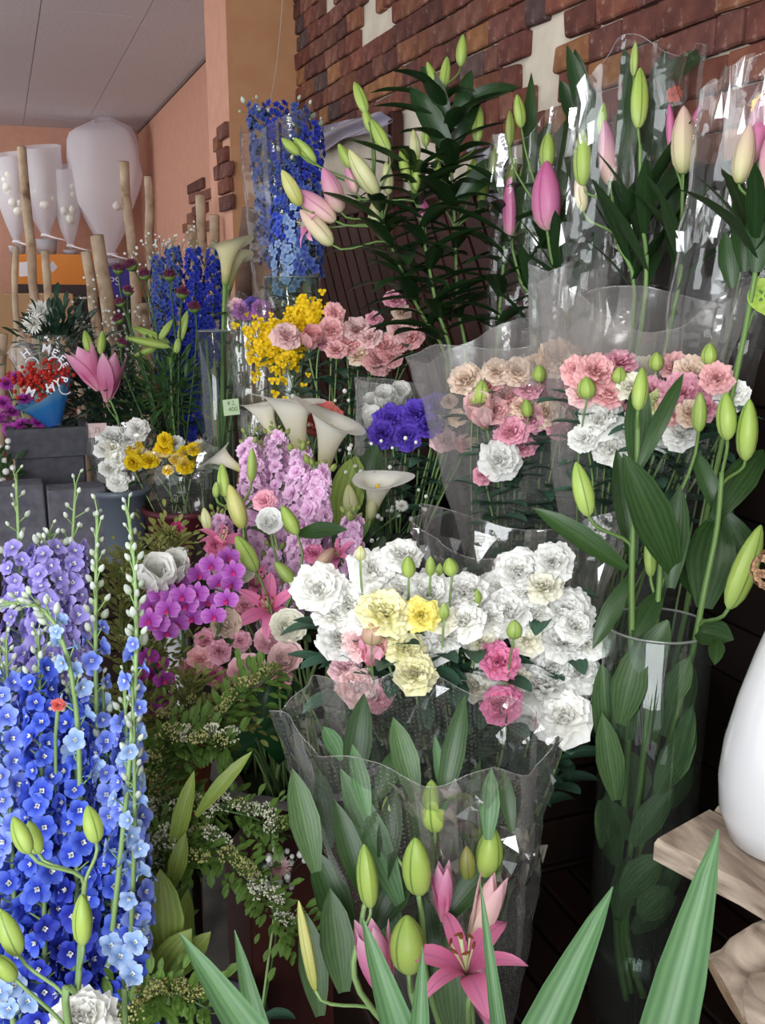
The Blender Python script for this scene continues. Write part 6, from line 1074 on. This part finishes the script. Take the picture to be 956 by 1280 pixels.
yy0 = y0+.078
def flat(parent, name, pts, mat):
    b = MB(); b.v = [tuple(p) for p in pts]; b.uv = [(0, 0)]*len(pts); b.f = [tuple(range(len(pts)))]; b.m = [0]; return wpart(parent, name, b, mat, smooth=False)
def onY(x, y, Y): r = ray(x, y); return CAM+r*(Y/r.y)
flat(ob2, 'diamond_mark', [onY(x, y, yy0-.002) for x, y in ((60, 333), (66, 326), (72, 334), (66, 341))], plain('grey print', '#C8C6CE', .7)); flat(ob2, 'white_label', [onY(x, y, yy0-.002) for x, y in ((24, 328), (34, 327), (35, 345), (24, 346))], plain('white label', '#E4E2E8', .6)); flat(ob2, 'dark_band', [onY(x, y, yy0-.002) for x, y in ((22, 355), (110, 356), (110, 371), (22, 371))], plain('dark band', '#3A2E30', .7))
bb2 = backbox('blue_box', 'small violet blue box with white lettering right of the orange box', 'box', 133, 158, 334, 372, .25, plain('violet blue card', '#37308A', .6)); cu = text_mesh('PS', .085, plain('white print', '#D2CEDC', .6)); m = M(((1, 0, 0, 0), (0, 0, -1, 0), (0, 1, 0, 0), (0, 0, 0, 1))); m.translation = onY(143, 352, yy0-.003); part(bb2, 'lettering', cu, m)
cbx = P(40, 386, 6.6); box_thing('cardboard_box', 'tan cardboard box on a trolley before the back cabinet', 'box', (cbx.x-.28, cbx.y-.15, .85), (cbx.x+.26, cbx.y+.15, P(40, 367, 6.6).z), plain('tan cardboard', '#B08E68', .8)); box_thing('storage_trolley', 'dark red trolley carrying the tan cardboard box', 'trolley', (cbx.x-.3, cbx.y-.17, 0), (cbx.x+.28, cbx.y+.17, .8495), plain('dark red metal', '#5A2A2C', .5))
bagm = petalm('white wrapping fleece', [(0, '#E9E5EC'), (.5, '#F6F3F8'), (1, '#F2EFF4')], .5, .9, .04)
def bag(label, x, yt, yb, w, round_top, z0, potm, seed, g='white fleece orchid bags on the back cabinet'):
    pb = P(x, yb, DB); s = DB/F; zb = pb.z; zt = P(x, yt, DB).z; r = w*s/2; c = V((pb.x, y0+.25, 0)); t = thing('orchid_bag', label, 'wrapped orchid', V((c.x, c.y, z0)), g); b = MB(); q = random.Random(seed); k1, k2 = q.randint(4, 6), q.randint(9, 13); rows = []; h = zt-zb
    prof = [(0, .10), (.05, .16), (.2, .45), (.4, .78), (.6, .97), (.75, 1.0), (.87, .93), (.95, .72), (1, .2)] if round_top else [(0, .10), (.06, .22), (.2, .5), (.4, .75), (.6, .9), (.8, .97), (1, 1.0)]
    for i in range(19):
        v = i/18; rr = interp(prof, v)*r; rows.append([(c.x+rr*math.cos(a)*(1+.08*math.sin(k1*a+seed+v)+.05*math.sin(k2*a-2*v)+.14*noise.noise(V((a*1.6, v*4, seed)))), c.y+rr*.7*math.sin(a)*(1+.06*math.sin(k1*a+seed)), zb+h*v+(.03*math.cos(a-1) if v > .9 else 0)) for a in [u*2*math.pi/40 for u in range(41)]])
    b.grid(rows); wpart(t, 'fleece', b, bagm); b = MB(); b.tube([(c.x+.12*r*math.cos(a)*1.6, c.y+.1*r*math.sin(a)*1.6, zb+.02) for a in [u*2*math.pi/14 for u in range(15)]], .012, 5, cap=False); b.tube([(c.x, c.y-.1*r, zb+.02), (c.x+.05, c.y-.12, zb-.0), (c.x+.14, c.y-.1, zb-.02)], .006, 4); wpart(t, 'tie_ribbon', b, plain('white ribbon', '#EDEBF0', .6))
    b = MB(); pr = min(r*.55, .13); b.lathe([(.001, z0), (pr*.8, z0), (pr, zb-.01), (pr*.92, zb-.01), (.001, zb-.03)], 24, c=(c.x, c.y)); wpart(t, 'pot', b, potm)
    b = MB()
    for k in range(16): b.ball((c.x+q.uniform(-.35, .35)*r, c.y-.3*r+q.uniform(-.15, .15)*r, zb+h*q.uniform(.35, .85)), .035, 7, 5)
    b.tube([(c.x, c.y, zb-.03), (c.x, c.y, zb+h*.8)], .006, 5); wpart(t, 'white_blossoms', b, pm('white'), stuff=True)
gpot = plain('grey ceramic pot', '#A3A1A8', .5); oz += .001
bag('narrow white fleece bag cut by the left edge of the photo', 20, 204, 308, 36, False, oz, gpot, 1); bag('white fleece bag behind the tallest birch pole', 55, 194, 300, 46, False, oz, gpot, 2); bag('slim white fleece bag between two larger ones', 85, 216, 312, 34, False, oz, gpot, 3); bag('biggest white fleece bag with a rounded top in the corner', 134, 160, 322, 88, True, P(143, 334, DB).z+.001, gpot, 4)

# ---- trellis with satin behind the big lilies
tre = on_x(493, 140, 1.12); t = thing('wall_trellis', 'dark brown diamond trellis on the wall behind the unwrapped lilies', 'trellis', V((1.12, 2.55, .752))); brown = woodm('trellis timber', '#2E1714', '#46241E', (6, 6, 6), .6, .25); ya, yb_, za, zb_ = 2.02, on_x(392, 190, 1.12).y, .752, 1.70
for yy, zz in ((tre.y, tre.z), (yb_, 1.72), (ya, 1.70)): b = MB(); b.box((1.105, yy-.018, .752), (1.14, yy+.018, zz)); wpart(t, 'post', b, brown, smooth=False, bevel=.003)
for zz in (zb_-.02, .80): b = MB(); b.box((1.11, ya, zz-.018), (1.135, yb_, zz+.018)); wpart(t, 'rail', b, brown, smooth=False, bevel=.003)
for sgn in (1, -1):
    k = -2.4
    while k < 3.2:
        y1, z1 = ya, za+k; seg = []
        for s in [i/200 for i in range(201)]:
            y = ya+(yb_-ya)*s; z = (za+k+(y-ya)*1.25) if sgn > 0 else (za+k+(yb_-y)*1.25)
            if za < z < zb_-.03: seg.append((y, z))
        if len(seg) > 8: x = 1.118 if sgn > 0 else 1.130; b = MB(); a, c = V((x, *seg[0])), V((x, *seg[-1])); d = (c-a).normalized(); wv = V((0, -d.z, d.y))*.033; tx = V((.004, 0, 0)); n0 = len(b.v); q = [a-wv-tx, a+wv-tx, c+wv-tx, c-wv-tx, a-wv+tx, a+wv+tx, c+wv+tx, c-wv+tx]; b.v = [tuple(p) for p in q]; b.uv = [(0, 0)]*8; b.f = [(0, 1, 2, 3), (7, 6, 5, 4), (0, 4, 5, 1), (1, 5, 6, 2), (2, 6, 7, 3), (3, 7, 4, 0)]; b.m = [0]*6; wpart(t, 'lath', b, brown, smooth=False)
        k += .125
satin = plain('grey satin', '#9E98A8', .35, spec=.6)
def drape(label, cols, x):
    t = thing('satin_drape', label, 'drape', on_x(cols[0][0], cols[0][2], x), 'grey satin swags on the trellis'); b = MB(); rows = []
    for k in range(11):
        v = k/10; row = []
        for j in range(33):
            u = j/32*(len(cols)-1); i = min(int(u), len(cols)-2); f = u-i; X0, T0, B0 = cols[i]; X1, T1, B1 = cols[i+1]; p = on_x(X0+(X1-X0)*f, (T0+(T1-T0)*f)*(1-v)+(B0+(B1-B0)*f)*v, x); row.append(p+V((-.018*math.sin(v*9+j*.25)-.01, 0, 0)))
        rows.append(row)
    b.grid(rows); wpart(t, 'cloth', b, satin)
drape('grey satin swag on the wall above the cream and pink lily buds', [(376, 176, 196), (398, 162, 192), (430, 150, 176), (465, 143, 168), (488, 140, 172)], 1.10); drape('grey satin swag on the wall nearer the wrapped lilies', [(596, 180, 230), (612, 184, 262), (630, 200, 270), (645, 215, 262)], 1.10)
